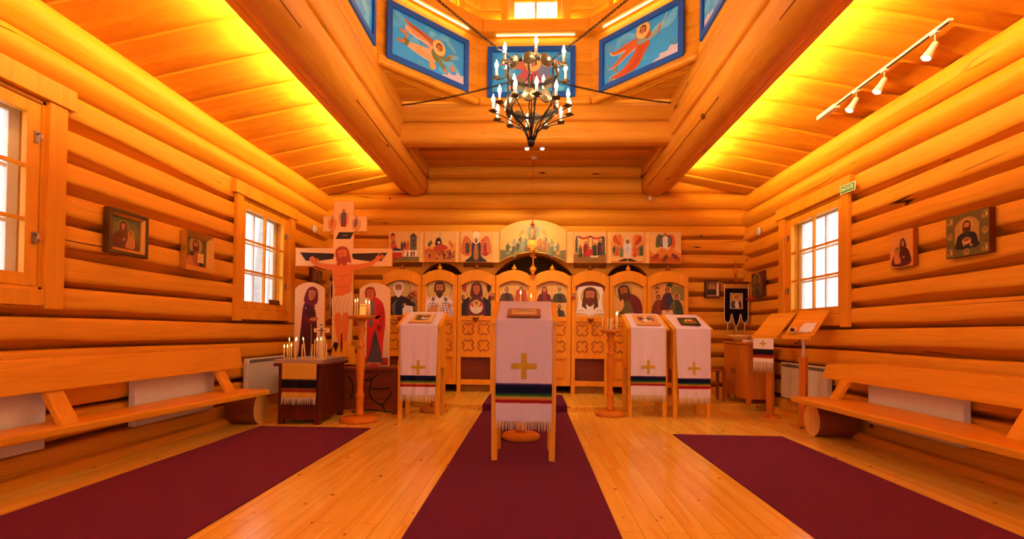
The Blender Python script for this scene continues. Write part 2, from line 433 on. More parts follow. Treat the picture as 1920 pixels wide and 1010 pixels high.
for i, (c, h, f_, t) in enumerate(ARCHES):
    r_ = (h*h+(t-f_)**2)/(2*(t-f_)); a = math.asin(min(1, h/r_))
    arc = [(c+r_*math.sin(-a+2*a*k/24), t-r_+r_*math.cos(-a+2*a*k/24)) for k in range(25)]
    m = MB()
    for k in range(24):
        (xa, za), (xb, zb) = arc[k], arc[k+1]
        m.hexa([(xa, BY-.0, za), (xb, BY-.0, zb), (xa, BY+.2, za), (xb, BY+.2, zb), (xa, BY-.0, t+.06), (xb, BY-.0, t+.06), (xa, BY+.2, t+.06), (xb, BY+.2, t+.06)])
    for sx in (-1, 1): m.box(c+sx*h-.015, c+sx*h+.015, BY, BY+.2, 0, f_)
    struct(m.build('trim_%d' % (i+1), 'log_wood_X'))
m = MB()   # the dark altar room behind the openings
m.box(-3.5, 3.5, 9.6, 9.65, 0, 3.2); m.box(-3.5, -3.45, 8.0, 9.6, 0, 3.2); m.box(3.45, 3.5, 8.0, 9.6, 0, 3.2); m.box(-3.5, 3.5, 7.98, 9.65, 3.15, 3.2); m.box(-3.5, 3.5, 7.98, 9.65, -.1, 0)
struct(m.build('wall_altar', 'log_wood_X'))
# sloping plank ceilings over the side aisles
for side, nm in ((-1, 'ceiling_left'), (1, 'ceiling_right')):
    m = MB(); y = -1.6; k = 0
    while y < 8.0:
        wd = .24; up = .03 if k % 2 else 0
        q = [(3.5, 3.25+up), (1.95, 3.56+up)]
        tl = .012*nz(k*3.3, side)
        p = []
        for zz in (0, .03):
            for yy in (y-.02*(k % 2 == 0), y+wd+.02*(k % 2 == 0)):
                for xa, za in q: p.append((side*xa, yy, za+zz+tl))
        m.hexa(p); y += wd; k += 1
    m.box(min(side*1.9, side*3.6), max(side*1.9, side*3.6), -1.6, 8.0, 3.75, 3.8)
    struct(m.build(nm, 'ceiling_wood_X', bevel=.003))
# flat plank ceiling between the beams, either side of the lantern
m = MB(); k = 0
for ya, yb in ((-1.6, 2.55), (6.3, 8.0)):
    y = ya
    while y < yb:
        up = .03 if k % 2 else 0
        m.box(-1.9, 1.9, y-.02*(up == 0), min(yb, y+.21)+.02*(up == 0), 3.735+up, 3.765+up); y += .21; k += 1
struct(m.build('ceiling', 'ceiling_wood_X', bevel=.003))
# big round beams along the room and the logs stacked on them
def round_log(m, a, b, r_, axis, other, z, n=28, flat=None, seed=0):
    L = 26; pts = []
    for i in range(L+1):
        s_ = a+(b-a)*i/L
        rr = r_*(1+.02*nz(s_*.7, seed))
        ring = []
        for k in range(n):
            th = 2*PI*k/n; ca, sa = math.cos(th), math.sin(th)
            o_, zz = rr*ca, rr*sa
            if flat: o_ = max(-flat[0], min(flat[1], o_)); zz = max(-flat[2], min(flat[3], zz))
            ring.append((other+o_, s_, z+zz) if axis == 'y' else (s_, other+o_, z+zz))
        pts += ring
    fs = [(i*n+k, i*n+(k+1) % n, (i+1)*n+(k+1) % n, (i+1)*n+k) for i in range(L) for k in range(n)]
    fs += [tuple(range(n))[::-1], tuple(L*n+k for k in range(n))]
    m.add(pts, fs, True)
for side, nm in ((-1, 'beam_left'), (1, 'beam_right')):
    m = MB()
    round_log(m, -1.6, 7.98, .2, 'y', side*1.93, 3.45, seed=side)
    fl_ = (.17, .2, .155, .155) if side > 0 else (.2, .17, .155, .155)
    round_log(m, -1.6, 7.98, .235, 'y', side*1.90, 3.735, flat=fl_, seed=side+4)
    round_log(m, -1.6, 7.98, .2, 'y', side*1.90, 3.965, flat=(fl_[0], fl_[1], .08, .09), seed=side+6)
    m.cur = 1; an = R(-36 if side < 0 else 216)       # drying crack along the log
    for ya, yb in ((4.7, 7.7), (1.5, 3.6)):
        m.tube([(side*1.93+.2*math.cos(an+.05*nz(y*1.3, side)), y, 3.45+.2*math.sin(an+.05*nz(y*1.3, side))) for y in np.arange(ya, yb, .12)], .0055, 5)
    struct(m.build(nm, ['beam_wood_Y', 'carved_wood']))
    # light cove board under the outer flank of the beam
    b = MB(); s_ = side
    b.hexa([(s_*2.066, -1.5, 3.298), (s_*2.178, -1.5, 3.345), (s_*2.066, 7.85, 3.298), (s_*2.178, 7.85, 3.345),
            (s_*2.058, -1.5, 3.317), (s_*2.17, -1.5, 3.367), (s_*2.058, 7.85, 3.317), (s_*2.17, 7.85, 3.367)])
    struct(b.build('trim_%d' % (4 if side < 0 else 5), 'beam_wood_Y'))
    g = MB(); n_ = 4
    for k in range(n_):
        ya = -1.6+k*2.2
        g.box(min(s_*2.135, s_*2.147), max(s_*2.135, s_*2.147), ya, ya+2.1, 3.362, 3.392)
    tag(g.build('led_strip', 'led_glow'), 'warm light strip hidden on the board along the %s long beam' % ('window-and-crucifix side' if side < 0 else 'spotlight track side'), 'light')
for y0, sg, nm in ((6.2, 1, 'beam_back'), (2.7, -1, 'beam_front')):
    m = MB()
    round_log(m, -1.9, 1.9, .155, 'x', y0+sg*.13, 3.655, flat=(.13, .13, .14, .145), seed=9)
    round_log(m, -1.9, 1.9, .15, 'x', y0+sg*.16, 3.91, flat=(.13, .13, .11, .14), seed=11)
    m.box(-1.9, 1.9, y0+sg*.1, y0+sg*.3, 3.6, 4.05) if sg > 0 else m.box(-1.9, 1.9, y0-.3, y0-.1, 3.6, 4.05)
    struct(m.build(nm, 'beam_wood_X'))
# octagonal lantern
OC = (0, 4.45); AP = 1.75; OS = AP*2*math.tan(PI/8)
oct_faces = []
for k in range(8):
    th = PI/2 + k*PI/4            # k=0 faces the camera from the far end
    nx, ny = math.cos(th), math.sin(th)          # outward normal
    tx, ty = ny, -nx                              # along the wall, to the right as seen from inside
    oct_faces.append((nx, ny, tx, ty))
    def fm(s, z, d, nx=nx, ny=ny, tx=tx, ty=ty, ap=AP):
        return (OC[0]+nx*(ap-d)+tx*s, OC[1]+ny*(ap-d)+ty*s, z)
    h = OS/2+.02
    zz = [4.02, 4.2, 4.37, 4.53, 4.69, 4.86]
    cs = [(a, b, HEWN) for a, b in zip(zz[:-1], zz[1:])]
    zz = [5.02, 5.22, 5.42, 5.62, 5.82, 6.02, 6.22, 6.42]
    cu = [(a, b, HEWN) for a, b in zip(zz[:-1], zz[1:])]
    ax = 'pine_Y' if abs(ny) < .5 else 'pine_X'
    nmv = ['far', 'far_left', 'left', 'near_left', 'near', 'near_right', 'right', 'far_right'][k]
    hol = [(-.36, .36, 5.03, 5.92)]
    log_wall('wall_lantern_'+nmv, ax, fm, -h, h, cs+cu, hol, 20+k, .2, .25)
    # ledge logs between icons and windows, and the bottom log
    b = MB()
    def bx(d0, d1, z0, z1, e0, e1):
        p = []
        for z in (z0, z1):
            for d, e in ((d0, e0), (d1, e1)):
                hh = (AP-d)*math.tan(PI/8)
                for s in (-hh, hh): p.append(fm(s, z, d))
        b.hexa(p)
    bx(-.05, .13, 4.86, 5.02, 0, 0)
    struct(b.build('trim_%d' % (10+k), ax, bevel=.012))
    b = MB()
    bx(-.05, .035, 3.985, 4.10, 0, 0)
    struct(b.build('trim_%d' % (20+k), ax, bevel=.03))
    g = MB()
    for s0_, s1_ in ((-.5, .5),):
        g.hexa([fm(s, z, d) for z in (5.022, 5.03) for d in (.02, .045) for s in (s0_, s1_)])
        g.cur = 1; g.hexa([fm(s, z, d) for z in (4.85, 4.855) for d in (.05, .06) for s in (s0_, s1_)])
    if k in (0, 1, 2, 6, 7, 4):
        tag(g.build('led_strip', ['lantern_glow_up', 'lantern_glow']), 'light strip on the lantern ledge above the ' + {0: 'blue painting behind the chandelier', 1: 'blue painting of the pale flying angel', 2: 'cropped blue painting beside the pale angel', 7: 'blue painting of the orange angel', 6: 'cropped blue painting beside the orange angel', 4: 'entrance side'}[k], 'light')
m = MB(); m.box(-2.0, 2.0, OC[1]-2.0, OC[1]+2.0, 6.42, 6.5); struct(m.build('ceiling_lantern', 'ceiling_wood_X'))
m = MB()                                       # boarded soffits in the four corners outside the octagon
hh = OS/2
for sx in (-1, 1):
    for sy in (-1, 1):
        n_ = 6
        for q in range(n_):
            e0 = hh+(AP-hh)*q/n_; e1 = hh+(AP-hh)*(q+1)/n_ + .006
            up = .012*(q % 2)
            x_of = lambda e: AP+hh-e
            p = []
            for z in (4.03+up, 4.06+up):
                p += [(sx*(x_of(e0)-.05), OC[1]+sy*e0, z), (sx*1.85, OC[1]+sy*e0, z), (sx*(x_of(e1)-.05), OC[1]+sy*e1, z), (sx*1.85, OC[1]+sy*e1, z)]
            m.hexa(p)
struct(m.build('ceiling_corner', 'ceiling_wood_X'))
# roof deck that closes the space above the ceilings
m = MB()
for xa, xb, ya, yb in ((-3.6, -1.78, -1.6, 8), (1.78, 3.6, -1.6, 8), (-1.8, 1.8, -1.6, 2.65), (-1.8, 1.8, 6.25, 8)): m.box(xa, xb, ya, yb, 4.02, 4.07)
m.box(-3.6, 3.6, 8.0, 8.05, 3.2, 4.07)
struct(m.build('roof', 'log_wood_X'))
# raised altar step with its bowed front
def step_outline(off=0):
    pts = [(-3.38, 7.0)]
    for k in range(29):
        x = -1.9+3.8*k/28
        pts.append((x, 6.70-.30*max(0, math.cos(x/1.9*PI/2))**.9))
    pts += [(3.38, 7.0)]
    return [(x, y-off) for x, y in pts]
so = step_outline()
m = MB(); m.prism(so + [(3.38, 8.1), (-3.38, 8.1)], 0.0, .055, 'z'); struct(m.build('step', 'floor_boards'))
m = MB(); m.prism(step_outline(.02) + [(3.38, 8.1), (-3.38, 8.1)], .055, .08, 'z'); struct(m.build('floor_altar', 'floor_boards', bevel=.004))
# baseboards
for side, nm in ((-1, 'baseboard_left'), (1, 'baseboard_right')):
    m = MB(); m.prism([(side*3.38, 0), (side*3.30, 0), (side*3.30, .035), (side*3.32, .06), (side*3.38, .07)], -1.5, 6.9, 'y'); struct(m.build(nm, 'pine_Y'))

# ---------------------------------------------------------------- windows
def window(n, loc, rz, w_, h_, cols, rows, case=.13, header=True, stile=.085, latch=None, depth=.2, double=True, ctop=.15):
    """local x along the wall, -y into the room; loc is the middle of the opening's lower edge on the wall face"""
    root = struct(empty('window_%d' % n, loc, rz)); hw = w_/2
    m = MB()
    m.box(-hw-case, -hw, -.045, -.005, -.13, h_+.01); m.box(hw, hw+case, -.045, -.005, -.13, h_+.01)
    if header:
        m.box(-hw-case-.05, hw+case+.05, -.06, -.005, h_+.01, h_+.01+ctop)
        m.box(-hw, hw, -.04, -.005, -.11, -.0)
    else:
        m.box(-hw-case, hw+case, -.045, -.005, h_+.01, h_+case); m.box(-hw-case, hw+case, -.05, -.005, -.14, -.0)
    m.build('casing', 'pine_Z', root, .005)
    m = MB(); t = .02
    m.box(-hw-.002, -hw+t, -.01, depth, 0, h_); m.box(hw-t, hw+.002, -.01, depth, 0, h_); m.box(-hw, hw, -.01, depth, -.004, t); m.box(-hw, hw, -.01, depth, h_-t, h_+.004)
    m.build('jamb', 'pine_Z', root)
    for yo, nm in ((0.0, 'sash'), (.15, 'outer_sash')):
        if yo and not double: continue
        st = stile-(.012 if yo else 0)
        x0, x1, z0, z1 = -hw+t+.004, hw-t-.004, t+.004, h_-t-.004
        m = MB(); y0, y1 = yo-.002, yo+.04
        m.box(x0, x0+st, y0, y1, z0, z1); m.box(x1-st, x1, y0, y1, z0, z1); m.box(x0+st, x1-st, y0, y1, z0, z0+st); m.box(x0+st, x1-st, y0, y1, z1-st, z1)
        for c in range(1, cols): xx = x0+st+(x1-x0-2*st)*c/cols; m.box(xx-.013, xx+.013, y0+.005, y1-.005, z0+st, z1-st)
        for r_ in range(1, rows): zz = z0+st+(z1-z0-2*st)*r_/rows; m.box(x0+st, x1-st, y0+.006, y1-.006, zz-.013, zz+.013)
        s_ = m.build(nm, 'pine_Z' if not yo else 'white_plastic', root, .003)
        g = MB(); g.box(x0+st-.003, x1-st+.003, yo+.018, yo+.022, z0+st-.003, z1-st+.003); g.build('glass', 'window_glass', root)
    if latch:
        for zf in (.27, .8):
            m = MB(); xx = hw-.055 if latch > 0 else -hw+.055
            m.box(xx-.012, xx+.012, -.012, -.001, h_*zf-.04, h_*zf+.04); m.tube([(xx, -.012, h_*zf+.02), (xx, -.04, h_*zf+.025), (xx, -.045, h_*zf-.03)], .006, 6)
            m.build('latch', 'latch_metal', root)
    return root
def wl(n, W_, side, **k):
    y0, y1, z0, z1 = W_
    return window(n, (side*WX, (y0+y1)/2, z0), R(90) if side < 0 else R(-90), y1-y0, z1-z0, 2, 3, **k)
wl(1, WIN_L1, -1, latch=1); wl(2, WIN_L2, -1, latch=1); wl(3, WIN_R, 1, latch=-1)
for i, k in enumerate(range(8)):
    nx, ny, tx, ty = oct_faces[k]
    window(4+i, (OC[0]+nx*(AP+.005), OC[1]+ny*(AP+.005), 5.03), math.atan2(ty, tx), .72, .88, 2, 3, case=.09, header=False, stile=.06, depth=.15, double=False)
# ---------------------------------------------------------------- outside: snow and bare trunks
m = MB(); m.box(-40, 40, -10, 40, -.8, -.7); struct(m.build('ground', 'snow'))
rt = random.Random(5)
for i in range(14):
    sd = -1 if i < 7 else 1
    x = sd*rt.uniform(6.5, 11); y = 5.5+rt.uniform(0, 1)*9 + (abs(x)-3.4)*.6
    t = MB(); r_ = rt.uniform(.09, .17); lean = rt.uniform(-.4, .4)
    t.tube([(x, y, -.75), (x+lean*.3, y, 2), (x+lean, y+.1, 6), (x+lean*1.4, y, 9)], [r_*1.2, r_, r_*.8, r_*.5], 10)
    o = tag(t.build('tree_trunk', 'tree_bark'), 'bare pale tree trunk standing in the snow outside the %s window' % ('crucifix-side' if sd < 0 else 'lectern-side'), 'tree', 'bare trunks outside the ' + ('crucifix-side' if sd < 0 else 'lectern-side') + ' window')
# ================================================================ PAINTINGS (flat painted boards, drawn as layered colour shapes)
class Art:
    """shapes painted on a board; u to the right, v up, metres; y is the paint's front"""
    def __init__(s): s.p = []
    def poly(s, pts, c): s.p.append((list(pts), lin(c) if not isinstance(c, tuple) else c)); return s
    def blob(s, pts, c, k=4): return s.poly(smoothpts(pts, k), c)
    def rect(s, x0, x1, y0, y1, c): return s.poly([(x0, y0), (x1, y0), (x1, y1), (x0, y1)], c)
    def ell(s, cx, cy, rx, ry, c, rot=0, n=20, a0=0, a1=360):
        cr, sr = math.cos(R(rot)), math.sin(R(rot)); full = a1-a0 >= 360
        pts = []
        for i in range(n if full else n+1):
            t = R(a0+(a1-a0)*i/n); x, y = rx*math.cos(t), ry*math.sin(t); pts.append((cx+x*cr-y*sr, cy+x*sr+y*cr))
        return s.poly(pts, c)
    def line(s, pts, wd, c, smooth=True):
        if smooth and len(pts) > 2: pts = smoothpts(pts, 4, False)
        n = len(pts); L, Rr = [], []
        for i in range(n):
            a, b = pts[max(0, i-1)], pts[min(n-1, i+1)]; dx, dy = b[0]-a[0], b[1]-a[1]; q = math.hypot(dx, dy) or 1
            e = wd*.5*(1 if 0 < i < n-1 else .5); L.append((pts[i][0]-dy/q*e, pts[i][1]+dx/q*e)); Rr.append((pts[i][0]+dy/q*e, pts[i][1]-dx/q*e))
        return s.poly(L+Rr[::-1], c)
    def at(s, fn, cx, cy, sc, flip=False, rot=0):
        """draw fn(Art) in a local frame placed at cx, cy"""
        t = Art(); fn(t); f = -1 if flip else 1; cr, sr = math.cos(R(rot)), math.sin(R(rot))
        for pts, c in t.p:
            q = [(x*f*sc, y*sc) for x, y in pts]; s.p.append(([(cx+x*cr-y*sr, cy+x*sr+y*cr) for x, y in q], c))
        return s
    def build(s, name, parent, y0, mat='paint', clip=None, dl=.00022, loc=None, rot=None):
        mb = MB(); attr = []; boxes = []
        for pts, c in s.p:
            if clip: pts = clip_poly(pts, clip)
            if len(pts) < 3: continue
            xs = [p[0] for p in pts]; ys = [p[1] for p in pts]; bb = (min(xs), max(xs), min(ys), max(ys))
            lv = 1+max([l for b, l in boxes if b[0] < bb[1] and b[1] > bb[0] and b[2] < bb[3] and b[3] > bb[2]], default=0)
            boxes.append((bb, lv)); y = y0-lv*dl
            area = sum(pts[i-1][0]*pts[i][1]-pts[i][0]*pts[i-1][1] for i in range(len(pts)))
            if area < 0: pts = pts[::-1]
            mb.add([(x, y, v) for x, v in pts], [tuple(range(len(pts)))]); attr.append(c)
        return mb.build(name, mat, parent, 0, loc, rot, attr)
def clip_poly(pts, conv):
    """clip to a convex outline given counter-clockwise"""
    for i in range(len(conv)):
        a, b = conv[i], conv[(i+1) % len(conv)]; out = []
        ins = lambda p: (b[0]-a[0])*(p[1]-a[1])-(b[1]-a[1])*(p[0]-a[0]) >= -1e-9
        for k in range(len(pts)):
            p, q = pts[k-1], pts[k]; ip, iq = ins(p), ins(q)
            if ip != iq:
                d1 = (b[0]-a[0])*(p[1]-a[1])-(b[1]-a[1])*(p[0]-a[0]); d2 = (b[0]-a[0])*(q[1]-a[1])-(b[1]-a[1])*(q[0]-a[0]); t = d1/(d1-d2)
                out.append((p[0]+(q[0]-p[0])*t, p[1]+(q[1]-p[1])*t))
            if iq: out.append(q)
        pts = out
        if len(pts) < 3: return []
    return pts
def box_outline(w_, h_, z0=0): return [(-w_/2, z0), (w_/2, z0), (w_/2, z0+h_), (-w_/2, z0+h_)]
def arch_outline(w_, h_, rise, z0=0, n=16):
    r_ = ((w_/2)**2+rise**2)/(2*rise); a = math.asin(min(1, w_/2/r_))
    return [(-w_/2, z0), (w_/2, z0)] + [(r_*math.sin(a-2*a*k/n), z0+h_-r_+r_*math.cos(a-2*a*k/n)) for k in range(n+1)]
def jit(c, rnd, a=18):
    c = [int(c[i:i+2], 16) for i in (0, 2, 4)]; d = rnd.uniform(-a, a)
    return '%02x%02x%02x' % tuple(int(max(0, min(255, x+d+rnd.uniform(-a, a)*.4))) for x in c)
SKIN = 'c88048'
def face(A, cx, cy, s, hair='3a1c10', beard=None, skin=SKIN, tilt=0, halo=None, rim='8a4a18', veil=None, turn=0, long=False):
    """s is the height of the face"""
    if halo: A.ell(cx, cy, s*1.12, s*1.12, rim, n=28); A.ell(cx, cy, s*1.06, s*1.06, halo, n=28)
    def f(a):
        if veil:
            a.blob([(-.62, -.7), (-.60, .1), (-.42, .6), (0, .8), (.42, .6), (.60, .1), (.62, -.7), (0, -.95)], veil)
            a.blob([(-.44, -.5), (-.42, .2), (-.26, .5), (0, .58), (.26, .5), (.42, .2), (.44, -.5), (0, -.7)], jit(veil, random.Random(1), 30))
        else:
            if long: a.blob([(-.52, -.75), (-.56, 0), (-.46, .5), (0, .72), (.46, .5), (.56, 0), (.52, -.75), (.3, -.6), (-.3, -.6)], hair)
            a.blob([(-.46, -.25), (-.50, .2), (-.36, .58), (0, .7), (.36, .58), (.50, .2), (.46, -.25), (0, -.2)], hair)
        a.blob([(-.33, .1), (-.31, .38), (0, .46), (.31, .38), (.33, .1), (.27, -.25), (.1, -.48), (-.1, -.48), (-.27, -.25)], skin)
        a.blob([(-.2+turn*.1, .12), (-.14, .36), (.08, .38), (.18, .2), (.16, -.2), (0, -.36), (-.14, -.2)], jit(skin, random.Random(3), 22))
        if beard:
            a.blob([(-.34, .02), (-.27, -.12), (-.14, -.12), (0, -.08), (.14, -.12), (.27, -.12), (.34, .02), (.32, -.4), (.16, -.72), (0, -.82), (-.16, -.72), (-.32, -.4)], beard)
        t = turn*.1
        for sx in (-1, 1):
            a.line([(sx*.25+t, .15), (sx*.15+t, .19), (sx*.05+t, .15)], .035, '2a120a')
            a.ell(sx*.145+t, .07, .062, .03, 'e8c8a0', n=10); a.ell(sx*.145+t+turn*.02, .07, .03, .03, '1a0a06', n=8)
        a.line([(t+.02, .1), (t+.05+turn*.03, -.1), (t-.01, -.13)], .03, '7a3c1c')
        a.line([(-.1+t, -.24), (t, -.225), (.1+t, -.24)], .035, '8a2c1c')
    A.at(f, cx, cy, s, rot=tilt)
def hand(A, cx, cy, s, rot=0, flip=False, skin=SKIN):
    def f(a):
        a.blob([(0, -.3), (.28, -.26), (.5, -.1), (.5, .2), (.28, .3), (0, .22)], skin)
        for i in range(4): a.line([(.44, -.12+.11*i), (.8, -.16+.13*i), (.98-.06*abs(i-1.5), -.14+.12*i)], .1, skin, False)
        a.line([(.2, .22), (.4, .45), (.6, .5)], .1, skin, False)
        for i in range(3): a.line([(.46, -.06+.11*i), (.8, -.1+.13*i)], .025, '7a4020', False)
    A.at(f, cx, cy, s, flip, rot)
def bust(A, cx, y0, H, robe, mantle=None, folds='20100a', **kw):
    """half-length saint: base line y0, total height H"""
    hs = H*.30; hy = y0+H*.80
    wd = H*.44
    if kw.get('halo'): A.ell(cx, hy, hs*1.15, hs*1.15, kw.get('rim', '8a4a18'), n=30); A.ell(cx, hy, hs*1.09, hs*1.09, kw['halo'], n=30); kw = {**kw, 'halo': None}
    A.poly(smoothpts([(cx-hs*.2, hy-hs*.3), (cx-hs*.3, y0+H*.60), (cx-wd*.8, y0+H*.5), (cx-wd, y0+H*.25), (cx-wd*1.02, y0), (cx+wd*1.02, y0), (cx+wd, y0+H*.25), (cx+wd*.8, y0+H*.5), (cx+hs*.3, y0+H*.60), (cx+hs*.2, hy-hs*.3)], 4, False), robe)
    if mantle:
        A.blob([(cx-hs*.3, y0+H*.58), (cx-wd*.8, y0+H*.48), (cx-wd*.98, y0+H*.2), (cx-wd, y0+.002), (cx-wd*.2, y0+.002), (cx-wd*.3, y0+H*.3)], mantle)
        A.blob([(cx+hs*.3, y0+H*.58), (cx+wd*.8, y0+H*.48), (cx+wd*.98, y0+H*.2), (cx+wd, y0+.002), (cx+wd*.55, y0+.002), (cx+wd*.4, y0+H*.3)], mantle)
    for q in (-.7, -.45, .3, .6, .85): A.line([(cx+wd*q*.45, y0+H*.5), (cx+wd*q*.8, y0+H*.25), (cx+wd*q, y0+.004)], H*.012, folds)
    face(A, cx, hy, hs, **kw)
def figure(A, cx, y0, H, robe, mantle, rnd=None, lean=0, halo='d8a040', hair='3a1c10', beard=None, arm=0, detail=True, veil=None):
    """standing robed figure, feet at y0"""
    hs = H*.135; hy = y0+H*.90; w_ = H*.15
    L = lambda y: lean*(y-y0)
    P = lambda x, y: (cx+x+L(y0+y), y0+y)
    if halo: A.ell(cx+L(hy), hy, hs*.95, hs*.95, '7a4418', n=16); A.ell(cx+L(hy), hy, hs*.87, hs*.87, halo, n=16)
    A.ell(*P(-w_*.35, H*.012), w_*.35, H*.02, '6a3418', n=10); A.ell(*P(w_*.35, H*.012), w_*.35, H*.02, '6a3418', n=10)
    A.blob([P(-w_*.4, H*.83), P(-w_*.95, H*.72), P(-w_*1.0, H*.45), P(-w_*.95, H*.03), P(0, H*.015), P(w_*.95, H*.03), P(w_*1.0, H*.45), P(w_*.95, H*.72), P(w_*.4, H*.83)], robe)
    A.blob([P(-w_*.3, H*.82), P(-w_*1.02, H*.71), P(-w_*1.08, H*.4), P(-w_*.7, H*.2), P(w_*.2, H*.35), P(w_*.5, H*.6), P(w_*.35, H*.8)], mantle)
    if detail:
        for q in (-.5, 0, .5): A.line([P(w_*q*.6, H*.6), P(w_*q, H*.3), P(w_*q*1.1, H*.05)], H*.01, '2a1208')
    if arm: 
        A.line([P(w_*.6*arm, H*.72), P(w_*1.1*arm, H*.58), P(w_*1.8*arm, H*.62)], H*.075, mantle); A.ell(*P(w_*1.95*arm, H*.63), H*.032, H*.026, SKIN, n=10)
    if detail: face(A, cx+L(hy), hy, hs*1.15, hair=hair, beard=beard, veil=veil)
    else:
        A.ell(cx+L(hy), hy, hs*.5, hs*.58, veil or hair, n=12); A.ell(cx+L(hy), hy-hs*.06, hs*.34, hs*.44, SKIN, n=12)
def hills(A, w_, y0, cols, rnd, hmax, n=3):
    for i in range(n):
        c = cols[i % len(cols)]; x = -w_/2; pts = [(-w_/2, y0)]
        k = 7; top = hmax*(1-i/n*.75)
        for j in range(k+1): pts.append((-w_/2+w_*j/k, y0+top*(.45+.55*rnd.random()*(1 if j % 2 else .6))))
        A.poly(pts+[(w_/2, y0)], jit(c, rnd, 14))
def tower(A, x0, x1, y0, y1, c, roof):
    A.rect(x0, x1, y0, y1, c); wd = x1-x0
    A.poly([(x0-wd*.1, y1), (x1+wd*.1, y1), ((x0+x1)/2, y1+wd*.6)], roof)
    for r_ in range(2): A.ell((x0+x1)/2, y0+(y1-y0)*(.35+.32*r_), wd*.17, (y1-y0)*.1, '2a1a14', n=10)
def wing(A, cx, cy, s, c1, c2, flip=False, rot=0):
    def f(a):
        a.blob([(0, 0), (.25, .35), (.5, .25), (.75, -.1), (1.05, -.75), (.72, -.5), (.62, -.62), (.45, -.35), (.2, -.3)], c2)
        a.blob([(0, 0), (.22, .28), (.42, .2), (.62, -.1), (.85, -.52), (.6, -.36), (.4, -.18), (.18, -.2)], c1)
        for i in range(4): a.line([(.12+.13*i, .14-.05*i), (.28+.14*i, -.1-.1*i)], .025, '7a3410')
    A.at(f, cx, cy, s, flip, rot)
def crowd(A, xs, y0, H, rnd, pal, **kw):
    for x in xs: figure(A, x, y0+rnd.uniform(-.01, .01)*H, H*rnd.uniform(.92, 1.08), rnd.choice(pal), rnd.choice(pal), rnd, detail=False, hair=rnd.choice(['3a1c10', '6a4a30', '8a7a68']), lean=rnd.uniform(-.05, .05), arm=rnd.choice((0, 1, -1)), **kw)
# ---- boards and frames
def board(name, parent, outline, y0, y1, mat='pine_Z', bevel=.004):
    m = MB(); m.prism(outline, y0, y1, 'y'); return m.build(name, mat, parent, bevel)
def frame_rect(m, w_, h_, fw, y0, y1, slope=0):
    """picture frame ring, outer size w_ x h_, base at z=0; the inner edge sits back by slope"""
    o = [(-w_/2, 0), (w_/2, 0), (w_/2, h_), (-w_/2, h_)]; i = [(-w_/2+fw, fw), (w_/2-fw, fw), (w_/2-fw, h_-fw), (-w_/2+fw, h_-fw)]
    for k in range(4):
        a, b, c, d = o[k], o[(k+1) % 4], i[(k+1) % 4], i[k]
        m.hexa([(a[0], y1, a[1]), (b[0], y1, b[1]), (d[0], y1, d[1]), (c[0], y1, c[1]), (a[0], y0, a[1]), (b[0], y0, b[1]), (d[0], y0+slope, d[1]), (c[0], y0+slope, c[1])])
# ================================================================ CARPETS
def carpet(name_label, x0, x1, y0, y1, z=.0):
    m = MB(); m.box(x0, x1, y0, y1, z, z+.008)
    return tag(m.build('carpet', 'carpet_pile', bevel=.002), name_label, 'carpet')
o = MB()
o.box(-.645, .468, -1.0, 6.38, .0, .008); o.box(-.645, .468, 6.35, 6.39, .0, .088); o.box(-.645, .468, 6.36, 7.45, .08, .088)
tag(o.build('carpet', 'carpet_pile'), 'purple carpet runner up the middle, running under the front icon desk and over the step', 'carpet')
carpet('purple carpet runner beside the bench with the framed icons above it', -2.91, -1.71, -1.0, 5.1)
carpet('purple carpet runner beside the bench below the spotlight track', 1.47, 2.58, -1.0, 5.1)

